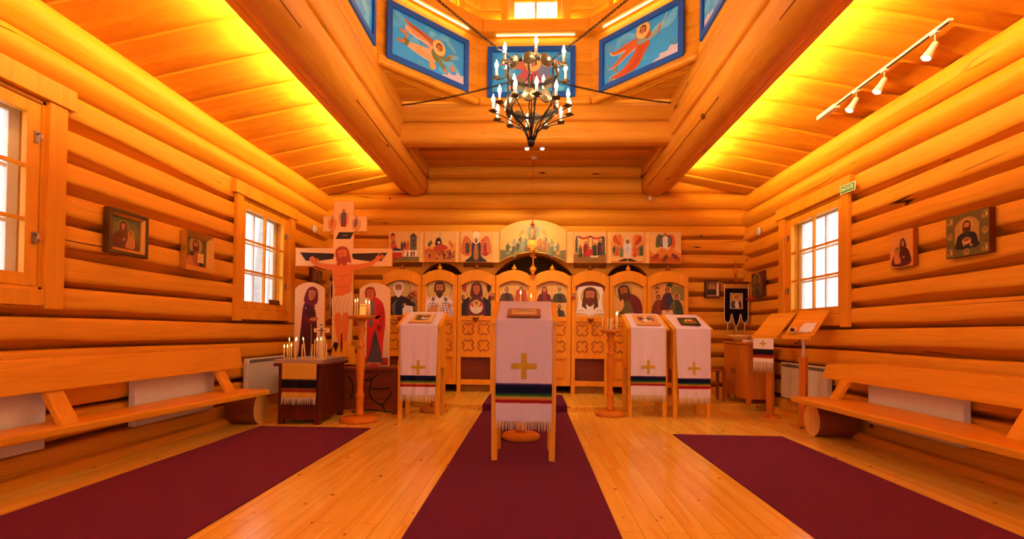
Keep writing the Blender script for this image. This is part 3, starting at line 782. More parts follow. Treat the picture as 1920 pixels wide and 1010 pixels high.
# ================================================================ BENCHES
def bench(side, label):
    root = thing('log_bench', label, 'bench', (0, 0, 0)); s = side
    if s < 0: far, near = at_z(507, 729, .405), at_z(0, 821, .405)
    else: far, near = at_z(1482, 742, .405), at_z(1920, 846, .405)
    d = (near-far)/(near[1]-far[1]); p = lambda Y: far + d*(Y-far[1])
    Y0, Y1 = -.6, float(far[1])
    a, b = p(Y1), p(Y0); wd = .33
    m = MB(); q = []
    for ya, yb in ((Y0, 2.3), (2.3, Y1)):
        q = []
        for z in (.348, .405):
            for yy in (ya, yb): q += [(p(max(yy, 2.3))[0], yy, z), (s*3.285, yy, z)]
        m.hexa(q)
    m.build('seat', 'pine_Y', root, .012)
    m = MB(); top = lambda Y: .852
    xb = 3.16
    Yb = 5.18 if s < 0 else 5.42
    zt0, zt1 = (.845, .62) if s < 0 else (.79, .585)
    pr = [(s*xb, zt1), (s*(xb+.05), zt1+.012), (s*(xb+.095), zt0), (s*(xb+.045), zt0-.006)]
    N = 8; ys = [Y0+(Yb-Y0)*k/N for k in range(N+1)]
    for k in range(N):
        c0, c1 = .0, .0
        if k == N-1 and s > 0: c1 = .05
        A = [(x, ys[k], z) for x, z in pr]; B = [(x, ys[k+1], z-(c1 if z > .7 else 0)) for x, z in pr]
        m.add(A+B, [(0, 1, 5, 4), (1, 2, 6, 5), (2, 3, 7, 6), (3, 0, 4, 7)] + ([(0, 3, 2, 1)] if k == 0 else []) + ([(4, 5, 6, 7)] if k == N-1 else []))
    m.build('backrest', 'pine_Y', root, .01)
    for Y in ((4.82, 3.1, 1.0) if s < 0 else (5.05, 3.2, 1.1)):
        m = MB(); q = []
        for z, xx in ((.40, 3.05), (.76, 3.262)): q += [(s*xx, Y-.06, z), (s*(xx+.05), Y-.06, z), (s*xx, Y+.06, z), (s*(xx+.05), Y+.06, z)]
        m.hexa(q); m.build('strut', 'pine_Z', root, .005)
    for Y in (5.26 if s < 0 else 5.2, 2.0, -.1):
        m = MB(); xf = 3.0 if s < 0 else 2.93
        r_ = .155
        ring = []
        for xx in (xf, xf+.02, 3.32):
            for k in range(24):
                th = 2*PI*k/24; rr = r_*(1+.05*nz(math.cos(th)*1.3, math.sin(th)*1.3, Y))*(.97 if xx == xf else 1)
                ring.append((s*xx, Y+rr*math.cos(th), max(0.0, min(.345, .165+rr*1.12*math.sin(th)))))
        m.add(ring, [(i*24+k, i*24+(k+1) % 24, (i+1)*24+(k+1) % 24, (i+1)*24+k) for i in range(2) for k in range(24)], True)
        m.cur = 1; m.add(ring[:24], [tuple(range(24))]); m.cur = 0; m.add(ring[48:], [tuple(range(24))])
        m.build('log_support', ['bark_wood', 'log_end_wood'], root)
    return root
bench(-1, 'long plank bench on log supports under the two gilt framed icons')
bench(1, 'long plank bench on log supports opposite the gilt framed icons, below the green bordered icon')

# ================================================================ RADIATORS
def radiator(side, y0, y1, z0, z1, label):
    s = side; x = 3.30; root = thing('panel_radiator', label, 'radiator', (s*x, (y0+y1)/2, z0), R(90) if s < 0 else R(-90)); L = y1-y0; h = z1-z0
    m = MB(); m.box(-L/2, L/2, 0, .06, 0, h); m.build('casing', 'radiator_white', root, .006)
    m = MB(); n = int(L/.028)
    for k in range(n): m.box(-L/2+.03+(L-.06)*k/n, -L/2+.03+(L-.06)*k/n+.016, -.002, .01, h-.055, h-.018)
    m.build('grille', 'black', root)
    for xx in (-L*.35, L*.35): m = MB(); m.box(xx-.02, xx+.02, .06, .085, h*.3, h*.7); m.build('bracket', 'white_plastic', root)
radiator(-1, 5.5, 6.34, .22, .70, 'cream panel radiator between the bench end and the candle box')
radiator(-1, 3.9, 4.9, .22, .66, 'pale panel radiator behind the bench under the framed icons')
radiator(-1, 2.2, 3.16, .22, .66, 'pale panel radiator behind the bench below the window, cut by the frame edge')
radiator(1, 5.56, 6.56, .235, .69, 'white panel radiator behind the thin post of the paper-strewn lectern')
radiator(1, 3.85, 4.9, .2, .64, 'white panel radiator behind the bench, below the green bordered icon')

# ================================================================ ICON SCREEN
IY = 7.68; FZ = .08
EDG = [float(at_y(px, 600, IY)[0]) for px in (716, 789, 857, 928, 998, 1071, 1142, 1213, 1291)]
def crest_outline(w_, spring, peak, zs=1.855, zp=1.955, ow=None):
    """top board: arched lower edge over the icon, stepped and waved upper edge"""
    hw = w_/2; ow = ow or hw-.07; n = 14
    rise = peak-spring; r_ = (ow*ow+rise*rise)/(2*rise); a = math.asin(min(1, ow/r_))
    low = [(-hw+.02, spring)] + [(r_*math.sin(-a+2*a*k/n), peak-r_+r_*math.cos(-a+2*a*k/n)) for k in range(n+1)] + [(hw-.02, spring)]
    up = [(-1, 0), (-.93, 0), (-.9, .2), (-.8, .24), (-.76, .45), (-.66, .5), (-.6, .68), (-.46, .74), (-.3, .9), (-.12, .96), (0, 1)]
    up = up + [(-x, t) for x, t in up[:-1][::-1]]
    return low + [(x*hw, zs+(zp-zs)*t) for x, t in up[::-1]]
def onion(m, c, h, r_):
    m.lathe([(r_*.5, 0), (r_*.62, h*.06), (r_*.4, h*.14), (r_*.95, h*.3), (r_, h*.4), (r_*.8, h*.55), (r_*.35, h*.72), (r_*.14, h*.9), (.001, h)], 14, c)
def rosette(m, cx, cz, s, y):
    pts = []
    for q in range(4):
        base = q*PI/2
        for t, rr in ((0, .62), (.12, .66), (.17, .9), (.3, 1.0), (.5, 1.02), (.7, 1.0), (.83, .9), (.88, .66)):
            th = base+PI/2*t; pts.append((cx+s*rr*math.cos(th), y, cz+s*rr*math.sin(th)))
    m.tube(pts, .007, 6, closed=True)
def screen_panel(i, kind, label, paint, name='icon_screen_panel', cat='icon screen'):
    x0, x1 = EDG[i]+.004, EDG[i+1]-.004; w_ = x1-x0; hw = w_/2
    root = thing(name, label, cat, ((x0+x1)/2, IY, FZ), group=None)
    st = .062; z_top = 1.87
    for xa in (-hw, hw-st): m = MB(); m.box(xa, xa+st, 0, .05, 0 if kind == 'panel' else .12, z_top); m.build('stile', 'screen_pine', root, .004)
    for za, zb in ((.12, .20), (.555, .615), (1.14, 1.215)): m = MB(); m.box(-hw+st, hw-st, .002, .048, za, zb); m.build('rail', 'screen_pine', root, .004)
    m = MB(); m.box(-hw+st-.01, hw-st+.01, .02, .04, .60, 1.15); m.build('ornament_board', 'screen_pine', root)
    for sx in (-1, 1):
        for cz in (.745, 1.005):
            m = MB(); rosette(m, sx*(hw-st)*.52, cz, .098, .018); m.build('carved_rosette', 'carved_wood', root)
    if kind == 'panel':
        m = MB(); m.box(-hw+st-.01, hw-st+.01, .06, .075, .18, .57); m.build('kick_panel', 'table_wood', root)
    else:
        m = MB(); m.box(-hw+st-.01, hw-st+.01, .03, .045, .18, .57); m.prism([(-hw+st+.05, .24), (hw-st-.05, .24), (hw-st-.05, .51), (-hw+st+.05, .51)], .012, .032, 'y'); m.build('raised_panel', 'screen_pine', root, .008)
    m = MB(); m.prism(crest_outline(w_, 1.70, 1.78), -.006, .044, 'y'); m.build('crest', 'screen_pine', root, .004)
    m = MB(); n = 14; ow = hw-.07; rise = .08; r_ = (ow*ow+rise*rise)/(2*rise); a = math.asin(ow/r_)
    m.tube([(r_*math.sin(-a+2*a*k/n), -.008, 1.775-r_+r_*math.cos(-a+2*a*k/n)) for k in range(n+1)], .008, 6); m.build('arch_moulding', 'carved_wood', root)
    m = MB(); onion(m, (0, .02, 1.935), .115, .04); m.build('finial', 'carved_wood' if kind == 'panel' else 'screen_pine', root)
    iw = 2*(hw-st)
    b = board('icon_board', root, arch_outline(iw+.01, .585, .08, 1.205), .026, .04)
    A = Art(); A.poly(arch_outline(iw, .575, .08, 1.21), 'e0b068'); paint(A, iw, 1.21, .575)
    A.build('icon_painting', root, .025, clip=arch_outline(iw, .575, .08, 1.21))
    if kind == 'panel':
        m = MB(); m.lathe([(.001, -.05), (.012, -.045), (.018, -.03), (.04, -.01), (.05, .01), (.052, .02)], 14, (0, -.06, 1.17)); m.box(-.012, .012, -.06, .01, 1.15, 1.165)
        m.build('oil_lamp', 'red_brown_wood', root)
    return root
GOLD = 'e2b050'
def p_elder(A, w, y, h):
    A.rect(-w/2, w/2, y, y+h, 'dcae6a'); rnd = random.Random(4)
    A.blob([(w*.1, y), (w*.16, y+h*.35), (w*.3, y+h*.28), (w*.36, y+h*.5), (w*.5, y+h*.42), (w*.6, y)], '8a6a48'); A.ell(w*.33, y+h*.3, .05, .055, '2c2622')
    for x, yy in ((.22, .55), (.33, .62), (.42, .56), (.3, .5), (.4, .66)): A.ell(w*x, y+h*yy, .035, .028, jit('8a3a1c', rnd, 30))
    A.line([(w*.34, y+h*.38), (w*.35, y+h*.6)], .012, '4a2c18')
    bust(A, -w*.12, y-.02, h*.98, '2a1c24', '1c1420', hair='e6e0d4', beard='eee8dc', halo='c8a860', rim='5c6a4a', skin='b87848')
    A.blob([(-.13, y), (-.16, y+.16), (-.1, y+.24), (-.04, y+.2), (-.02, y)], '5c6a52'); A.blob([(-.1, y), (-.1, y+.2), (-.05, y+.24), (0, y+.2), (.01, y)], '1a2440')
    hand(A, .02, y+.17, .06, 20); A.poly([(.03, y+.01), (.19, y+.0), (.18, y+.15), (.04, y+.17)], 'f0e6d8')
    for k in range(4): A.line([(.05, y+.13-.03*k), (.165, y+.12-.03*k)], .005, '8a7a70')
    A.ell(-.19, y+h*.62, .02, .008, '9a4a20')
def p_bishop(A, w, y, h):
    A.rect(-w/2, w/2, y, y+h, 'e6bc78')
    bust(A, 0, y-.04, h*1.02, 'f0e4e2', None, hair='4a2814', beard='4a2814', halo='d8b45c', rim='6a7050', tilt=0)
    rob = arch_outline(w*.84, h*.5, h*.2, y)
    # dark lattice on the white vestment
    for k in range(-6, 7):
        for j in range(7):
            cx, cy = k*.036, y+.02+j*.036
            if abs(cx) < w*.40-(max(0, j-4))*.03 and (abs(cx) > .05 or j < 3):
                A.at(lambda a: a.poly([(0, -.5), (.18, 0), (0, .5), (-.18, 0)], '4a1c3c').poly([(-.5, 0), (0, -.18), (.5, 0), (0, .18)], '4a1c3c'), cx, cy, .032)
    A.blob([(-.15, y+h*.56), (-.05, y+h*.46), (.04, y+h*.48), (.15, y+h*.58), (.12, y+h*.44), (.04, y+h*.38), (-.07, y+h*.36)], 'f0e6dc')
    for x, r_ in ((-.1, 30), (.1, -30), (0, 0)): A.at(lambda a: a.rect(-.12, .12, -.5, .5, '241418').rect(-.5, .5, -.12, .12, '241418'), x, y+h*(.47 if x else .2), .07, rot=r_)
    A.rect(-.03, .03, y, y+h*.3, 'e8c8a0'); A.line([(-.03, y), (-.03, y+h*.3)], .006, '241418'); A.line([(.03, y), (.03, y+h*.3)], .006, '241418')
    hand(A, .14, y+h*.28, .085, 5); hand(A, -.05, y+h*.24, .07, 70); A.blob([(-.19, y), (-.17, y+.12), (-.06, y+.15), (-.03, y)], 'd89048')
def p_orans(A, w, y, h):
    A.rect(-w/2, w/2, y, y+h, 'e0b45c'); 
    for sx, c in ((-1, 'c8301c'), (1, '241c1c')): A.blob([(sx*.2, y+h*.66), (sx*.235, y+h*.8), (sx*.2, y+h*.95), (sx*.165, y+h*.86), (sx*.175, y+h*.72)], c)
    for sx in (-1, 1): A.line([(sx*.17, y+h*.35), (sx*.215, y+h*.5), (sx*.2, y+h*.58)], .05, '3a1420'); hand(A, sx*.2, y+h*.56, .06, 90, sx < 0)
    A.blob([(-.26, y-.02), (-.25, y+h*.3), (-.14, y+h*.52), (0, y+h*.58), (.14, y+h*.52), (.25, y+h*.3), (.26, y-.02)], '1c1020')
    face(A, 0, y+h*.74, .155, veil='5c1620', halo='dcb458', rim='7a5a28', skin='b86a34')
    A.blob([(-.12, y-.02), (-.14, y+h*.3), (-.09, y+h*.5), (.09, y+h*.5), (.14, y+h*.3), (.12, y-.02)], '5a1622')
    A.ell(0, y+h*.26, .108, .108, 'e8d8c0', n=28); A.ell(0, y+h*.26, .1, .1, 'c83028', n=28)
    A.blob([(-.05, y+h*.1), (-.06, y+h*.24), (0, y+h*.32), (.06, y+h*.24), (.05, y+h*.1)], 'e6d2b0'); face(A, 0, y+h*.36, .055, halo='e8c070', hair='6a3a1c')
    for sx in (-1, 1): A.blob([(sx*.05, y+h*.18), (sx*.08, y+h*.3), (sx*.09, y+h*.24), (sx*.07, y+h*.14)], 'f0e0c8')
    for sx in (-1, 1):
        A.line([(sx*.12, y+.02), (sx*.05, y+.005), (0, y+.0)], .012, 'c8883c'); A.ell(sx*.1, y+h*.47, .009, .009, 'e8c070', n=8)
    A.ell(0, y+h*.9, .008, .008, 'e8c070', n=8)
def p_cloth_face(A, w, y, h):
    A.rect(-w/2, w/2, y, y+h, 'e0ac50')
    A.blob([(-.2, y+h*.98), (-.24, y+h*.8), (-.21, y+h*.74), (-.1, y+h*.84), (0, y+h*.86), (.1, y+h*.84), (.21, y+h*.74), (.24, y+h*.8), (.2, y+h*.98), (0, y+h)], '8a2c1c')
    for k in range(-4, 5): A.line([(k*.045, y+h*.98), (k*.05+.01, y+h*.82)], .008, '2a1810')
    A.poly(smoothpts([(-.2, y+h*.80), (-.1, y+h*.86), (0, y+h*.875), (.1, y+h*.86), (.2, y+h*.80), (.185, y+h*.5), (.205, y+h*.2), (.225, y+h*.12), (.1, y+h*.08), (0, y+h*.03), (-.1, y+h*.08), (-.225, y+h*.12), (-.205, y+h*.2), (-.185, y+h*.5)], 3), 'f2ead8')
    A.ell(0, y+h*.58, .15, .15, '6a6a3c', n=30); A.ell(0, y+h*.58, .142, .142, 'd8b860', n=30)
    for q in (0, 120, 240): pass
    for sx in (-1, 1):
        for k in range(3): A.line([(sx*(.05+.02*k), y+h*.66), (sx*(.085+.012*k), y+h*.44), (sx*(.06+.03*k), y+h*(.22+.03*k))], .026, '5a2410')
    face(A, 0, y+h*.58, .2, hair='5a2410', beard='5c2812', long=True, skin='c07a3c')
    for sx in (-1, 1):
        A.line([(sx*.2, y+h*.16), (sx*.14, y+h*.2), (sx*.1, y+h*.16)], .008, 'b03824'); A.line([(sx*.21, y+h*.12), (sx*.12, y+h*.1), (0, y+h*.05)], .008, 'b03824')
        for k in range(4): A.line([(sx*(.02+.03*k), y+h*.1), (sx*(.02+.032*k), y+h*.24)], .004, 'b8a890')
def p_forerunner(A, w, y, h):
    A.rect(-w/2, w/2, y, y+h, 'e0ac52')
    A.ell(-.07, y+h*.73, .135, .135, '6a7048', n=28); A.ell(-.07, y+h*.73, .125, .125, 'd8b45c', n=28)
    A.blob([(-.06, y+h*.55), (.06, y+h*.66), (.18, y+h*.5), (.235, y+h*.25), (.24, y-.02), (-.12, y-.02), (-.14, y+h*.1), (-.06, y+h*.3)], '4c3a20')
    A.blob([(.0, y+h*.6), (.08, y+h*.65), (.19, y+h*.5), (.235, y+h*.22), (.24, y-.02), (.12, y-.02), (.06, y+h*.25), (.02, y+h*.42)], '6a1620')
    A.blob([(-.1, y+h*.12), (-.04, y+h*.42), (.03, y+h*.44), (.1, y+h*.12), (.1, y-.02), (-.14, y-.02)], '5a5a2c')
    for k in range(4): A.line([(.07+.035*k, y+h*.52), (.1+.035*k, y+h*.2), (.1+.04*k, y)], .007, '2a0c10')
    A.line([(-.02, y+h*.12), (-.12, y+h*.09), (-.16, y+h*.13)], .05, '4c3a20'); hand(A, -.16, y+h*.13, .075, 130, True); hand(A, .09, y+h*.1, .07, 160)
    face(A, -.06, y+h*.7, .17, hair='4a2814', beard='4a2814', long=True, tilt=12, turn=-1.4, skin='a8622e')
def p_three(A, w, y, h):
    rnd = random.Random(8)
    A.rect(-w/2, w/2, y, y+h, 'dca044'); A.blob([(.02, y+h*.72), (.1, y+h*.88), (.25, y+h*.8), (.26, y+h*.5), (.14, y+h*.55)], '7a7238')
    A.line([(.0, y+h*.6), (.02, y+h*.86), (.08, y+h*.95)], .016, '3a2a14'); A.ell(.03, y+h*.9, .05, .04, '3c4420')
    tower(A, -.2, -.12, y+h*.55, y+h*.8, 'c88c48', '8a4a20')
    for x, yy, c1, c2 in ((-.14, .02, '6a3014', '7a2c14'), (0, .22, '4a1418', '1c2c50'), (.14, .04, '5a5c28', '2c3c2c')):
        wing(A, x, y+h*(yy+.38), .1, 'b87830', '8a4c1c'); wing(A, x, y+h*(yy+.38), .1, 'b87830', '8a4c1c', True)
        A.ell(x, y+h*(yy+.55), .055, .055, 'e0b85c'); A.blob([(x-.03, y+h*(yy+.48)), (x-.085, y+h*(yy+.32)), (x-.1, y+h*yy), (x+.1, y+h*yy), (x+.085, y+h*(yy+.32)), (x+.03, y+h*(yy+.48))], c1)
        A.blob([(x, y+h*(yy+.46)), (x+.08, y+h*(yy+.32)), (x+.1, y+h*yy), (x, y+h*(yy+.05)), (x-.02, y+h*(yy+.3))], c2)
        face(A, x, y+h*(yy+.54), .075, hair='4a2410', skin='a8642c')
    A.poly([(-.1, y+h*.04), (.1, y+h*.04), (.08, y+h*.22), (-.08, y+h*.22)], 'e8cc9c'); A.ell(0, y+h*.2, .03, .02, 'c88030'); A.rect(-.25, .25, y, y+h*.05, '8a5a28')
def small_saint(robe, mantle, **k):
    return lambda A, cx, y0, w_, h_: (A.rect(cx-w_/2, cx+w_/2, y0, y0+h_, 'e4b464'), bust(A, cx, y0-.004, h_*.9, robe, mantle, **k))
def p_door(left):
    def f(A, w, y, h):
        A.rect(-w/2, w/2, y, y+h, 'd89a44')
        cw = w*.46; hh1 = h*.56
        S = [('3a2418', '5a3c20', dict(hair='6a5a48', beard='8a7a68', halo='e0b860')), ('a83818', 'd07830', dict(hair='5a3018', halo='e0b860')),
             ('8a1c20', '5c1420', dict(veil='8a1c20', halo='e0b860')), ('2c3024', '4a4028', dict(hair='8a8070', beard='a09888', halo='e0b860')),
             ('6a2c18', '3c3028', dict(hair='4a2c18', beard='4a2c18', halo='e0b860')), ('30342c', '5a4428', dict(hair='3a2418', beard='3a2418', halo='e0b860'))]
        pick = (0, 1, 4, 0) if left else (2, 3, 4, 5)
        for q, (cx, y0, hh) in enumerate(((-w*.245, y+h*.42, hh1*.82), (w*.245, y+h*.42, hh1*.82), (-w*.245, y+.006, h*.38), (w*.245, y+.006, h*.38))):
            r_, m_, k_ = S[pick[q]]; small_saint(r_, m_, **k_)(A, cx, y0, cw, hh)
        if left:
            for sx in (-1, 1): A.blob([(w*.245+sx*.02, y+h*.7), (w*.245+sx*.075, y+h*.74), (w*.245+sx*.085, y+h*.45), (w*.245+sx*.05, y+h*.44)], 'b84c20')
        A.line([(0, y), (0, y+h)], .012, 'a8642c', False); A.line([(-w/2, y+h*.4), (w/2, y+h*.4)], .014, 'a8642c', False)
    return f
screen_panel(0, 'panel', 'icon screen panel with the white-bearded elder, furthest from the lecterns', p_elder)
screen_panel(1, 'door', 'side door of the icon screen with the saint in patterned white vestments', p_bishop, 'icon_screen_door', 'door')
screen_panel(2, 'panel', 'icon screen panel with the raised-hands mother and round child medallion', p_orans)
rl = screen_panel(3, 'door', 'central icon screen door leaf on the side of the mother and medallion panel', p_door(True), 'icon_screen_door', 'door')
rr = screen_panel(4, 'door', 'central icon screen door leaf carrying the tall three-barred wooden cross', p_door(False), 'icon_screen_door', 'door')
screen_panel(5, 'panel', 'icon screen panel with a bearded face on a white cloth', p_cloth_face)
screen_panel(6, 'door', 'side door of the icon screen with the bowing long-haired saint', p_forerunner, 'icon_screen_door', 'door')
screen_panel(7, 'panel', 'icon screen panel with three seated winged figures, beside the bare log wall', p_three)
m = MB(); xx = -rr.location.x
m.box(xx-.03, xx+.03, -.015, -.001, .14, 1.9); onion(m, (xx, -.05, 1.88), .2, .055)
m.build('closing_post', 'screen_pine', rr)
m = MB(); zc = 2.04
m.box(xx-.012, xx+.012, -.06, -.04, zc, zc+.30); m.box(xx-.07, xx+.07, -.06, -.04, zc+.2, zc+.235); m.box(xx-.035, xx+.035, -.06, -.04, zc+.255, zc+.28)
m.hexa([(xx-.05, -.06, zc+.12), (xx+.05, -.06, zc+.09), (xx-.05, -.04, zc+.12), (xx+.05, -.04, zc+.09), (xx-.05, -.06, zc+.15), (xx+.05, -.06, zc+.12), (xx-.05, -.04, zc+.15), (xx+.05, -.04, zc+.12)])
m.build('door_cross', 'screen_pine', rr, .003)
m = MB(); fw = [(-.67, 8.28)]
pts = [(-.67+1.36*k/60, 8.25+.03*math.sin(k*1.15)+.012*math.sin(k*2.9)) for k in range(61)]
m.add([(x, y, z) for z in (.09, 2.05) for x, y in pts], [(k, k+1, 62+k, 61+k) for k in range(60)], True)
tag(m.build('curtain', 'wine_curtain'), 'dark wine-red curtain in the arch behind the central doors', 'curtain')
# tiny icons between the panels
for px, lab in ((841.5+82, 'tiny framed icon beside the medallion panel of the icon screen'), (1074.5, 'tiny framed icon beside the cloth-face panel of the icon screen')):
    c = at_y(px, 555, IY-.012); root = thing('small_icon', lab, 'icon', (c[0], IY-.012, c[2]-.045))
    m = MB(); frame_rect(m, .062, .09, .009, -.008, .01); m.build('frame', 'carved_wood', root)
    A = Art(); A.rect(-.025, .025, .008, .082, 'd8a858'); bust(A, 0, .008, .066, 'b03020', hair='3a2010', halo='e8c070'); A.build('painting', root, .002)

# ---- upper row of icons
RZ0, RZ1 = 2.155, 2.655; RYY = 7.70
def rx(px): return float(at_y(px, 463, RYY)[0])
m = MB()
for a, b in ((729, 937), (1062, 1277)): m.box(rx(a), rx(b), RYY+.014, RYY+.03, RZ0, RZ1-.005)
struct(m.build('trim_30', 'pale_pine', None, .003))
def row_icon(px0, px1, paint, label):
    x0, x1 = rx(px0), rx(px1); w_ = x1-x0; h_ = RZ1-RZ0
    root = thing('feast_icon', label, 'icon', ((x0+x1)/2, RYY, RZ0))
    board('icon_board', root, box_outline(w_, h_), -.014, .012)
    A = Art(); A.rect(-w_/2+.008, w_/2-.008, .008, h_-.008, 'e2b264'); paint(A, w_-.016, .008, h_-.016, random.Random(px0)); A.build('icon_painting', root, -.0142, clip=box_outline(w_-.012, h_-.012, .006))
PAL = ['8a2c1c', '3c4a2c', 'b8642c', '5a2030', '2c3a4a', 'a87838', '6a4424', 'c84828']
def q1(A, w, y, h, r):
    A.rect(-w/2, w/2, y, y+h*.16, '6a6030'); tower(A, w*.2, w*.42, y+h*.38, y+h*.82, '4a5448', '2c3030'); tower(A, -w*.46, -w*.3, y+h*.5, y+h*.86, 'c8502c', '4a2c24')
    crowd(A, [-.06*w, .04*w, .13*w], y+h*.38, h*.3, r, PAL); A.blob([(-w*.46, y+h*.3), (-w*.4, y+h*.55), (-w*.3, y+h*.6), (-w*.2, y+h*.42), (-w*.02, y+h*.36), (-w*.06, y+h*.28)], 'c8341c'); A.blob([(-w*.42, y+h*.38), (-w*.28, y+h*.46), (-w*.08, y+h*.38), (-w*.2, y+h*.33)], '24303c')
    A.rect(-w*.4, -w*.06, y+h*.1, y+h*.32, 'b82c1c'); A.rect(-w*.42, -w*.04, y+h*.3, y+h*.345, 'f0e0c8'); A.rect(w*.02, w*.44, y+h*.16, y+h*.36, 'f0e2cc'); crowd(A, [w*.12, w*.25, w*.34], y+h*.17, h*.18, r, PAL); face(A, -w*.36, y+h*.66, h*.1, veil='7a2020', halo=GOLD); crowd(A, [-w*.2], y, h*.16, r, PAL)
def q2(A, w, y, h, r):
    hills(A, w, y, ['d88c3c', 'b8641c', 'c87830'], r, h*.75); A.blob([(-w*.16, y+h*.55), (-w*.12, y+h*.76), (w*.0, y+h*.78), (w*.06, y+h*.6), (-w*.02, y+h*.5)], '141014'); A.rect(-w*.08, 0, y+h*.6, y+h*.66, 'f0e6d8')
    A.blob([(-w*.22, y+h*.4), (-w*.1, y+h*.55), (w*.12, y+h*.56), (w*.26, y+h*.44), (w*.02, y+h*.36)], 'b03820'); A.line([(0, y+h), (0, y+h*.78)], .014, '6a7890', False)
    for x, yy in ((-.36, .66), (-.3, .72), (.32, .72), (.38, .64)): A.ell(w*x, y+h*yy, .022, .022, GOLD); A.blob([(w*x-.022, y+h*yy-.07), (w*x, y+h*yy), (w*x+.022, y+h*yy-.07)], r.choice(PAL))
    crowd(A, [-w*.34, -w*.2, w*.14, w*.26, w*.34], y+h*.08, h*.24, r, PAL)
    for k in range(16): A.ell(w*r.uniform(-.45, .45), y+h*r.uniform(.08, .4), .016, .022, r.choice(PAL), n=10)
def q3(A, w, y, h, r):
    A.ell(0, y+h, .06, .04, '1c2430'); A.rect(-w*.1, w*.1, y+h*.6, y+h, 'f0d8a8')
    for s_ in (-1, 1): A.blob([(s_*w*.48, y+h*.3), (s_*w*.42, y+h*.75), (s_*w*.3, y+h*.85), (s_*w*.14, y+h*.62), (s_*w*.2, y+h*.2)], 'c86428')
    A.blob([(-w*.34, y), (-w*.16, y+h*.2), (-w*.14, y+h*.6), (0, y+h*.68), (w*.14, y+h*.6), (w*.16, y+h*.2), (w*.34, y)], '1c2630')
    for k in range(4): A.line([(-w*.1+w*.06*k, y+h*.6), (-w*.14+w*.09*k, y+h*.05)], .012, '3c4c54')
    A.blob([(-w*.07, y+h*.1), (-w*.06, y+h*.5), (0, y+h*.6), (w*.06, y+h*.5), (w*.07, y+h*.1)], 'a86c34'); face(A, 0, y+h*.7, .05, hair='4a2414', beard='4a2414', halo='e8d0a0')
    figure(A, -w*.28, y+h*.28, h*.42, '2c3a34', '4a3a28', detail=False, arm=1); figure(A, w*.3, y+h*.2, h*.5, 'a8281c', '8a2018', detail=False, arm=-1); crowd(A, [w*.4], y+h*.3, h*.36, r, ['d07030'])
    for k in range(9): A.ell(w*(.2+.03*r.random()), y+h*(.3+.05*k), .03, .016, r.choice(['c8341c', 'd87830', 'a02c18']), rot=30, n=10)
def q4(A, w, y, h, r):
    A.rect(-w/2, w/2, y, y+h*.28, '8a6428'); tower(A, -w*.46, -w*.38, y+h*.3, y+h*.72, '5a5c54', '303438'); A.rect(-w*.44, -w*.4, y+h*.75, y+h*.86, '30343c')
    A.line([(-w*.38, y+h*.86), (-w*.2, y+h*.78), (0, y+h*.84), (w*.2, y+h*.78), (w*.4, y+h*.84)], .03, 'b83420'); 
    for x in (-.06, .08): A.rect(w*x-.006, w*x+.006, y+h*.4, y+h*.8, '7a2a1c')
    A.ell(w*.01, y+h*.84, .018, .018, '8a2018'); figure(A, -w*.3, y+h*.16, h*.4, '3c4424', '5c5c34', detail=False); figure(A, -w*.13, y+h*.18, h*.5, 'a81c20', '8a1418', detail=False, arm=1, veil='8a1418')
    A.blob([(-w*.1, y+h*.22), (-w*.08, y+h*.4), (w*.1, y+h*.42), (w*.12, y+h*.22)], 'c02420'); A.rect(w*.02, w*.26, y+h*.16, y+h*.22, 'ecd09c'); figure(A, w*.15, y+h*.22, h*.42, '1c2c2c', '2c3c30', detail=False, arm=-1, beard='888')
    figure(A, w*.3, y+h*.24, h*.5, '241c2c', '3a2434', detail=False); figure(A, w*.4, y+h*.24, h*.44, '3c4a3c', '7a2c1c', detail=False); tower(A, w*.36, w*.46, y+h*.5, y+h*.8, '5a5048', '24282c')
def q5(A, w, y, h, r):
    for s_ in (-1, 1): A.blob([(s_*w*.1, y+h*.5), (s_*w*.2, y+h*.9), (s_*w*.45, y+h*.86), (s_*w*.48, y+h*.4)], 'e08c3c')
    for k in range(10): s_ = -1 if k % 2 else 1; A.blob([(s_*w*.2, y+h*.55), (s_*w*(.22+.02*k), y+h*.9), (s_*w*(.28+.02*k), y+h*.7)], jit('d8641c', r, 40))
    crowd(A, [-w*.42, -w*.33, w*.34, w*.43], y+h*.22, h*.36, r, PAL); A.ell(0, y+h*.5, w*.14, h*.3, 'd8ccb0'); figure(A, -w*.2, y+h*.18, h*.36, '4a6a3c', '6a7c4c', detail=False, arm=1); figure(A, w*.22, y+h*.18, h*.4, 'c83c20', 'd85c2c', detail=False, arm=-1)
    figure(A, 0, y+h*.14, h*.6, 'e8dcc8', 'd0d0c4', detail=True, beard='4a2414', hair='4a2414'); A.blob([(-w*.3, y+h*.04), (-w*.06, y+h*.13), (-w*.02, y+h*.05)], '180c0c'); A.blob([(w*.3, y+h*.04), (w*.06, y+h*.13), (w*.02, y+h*.05)], '180c0c'); A.rect(-w/2, w/2, y, y+h*.035, 'c86c28')
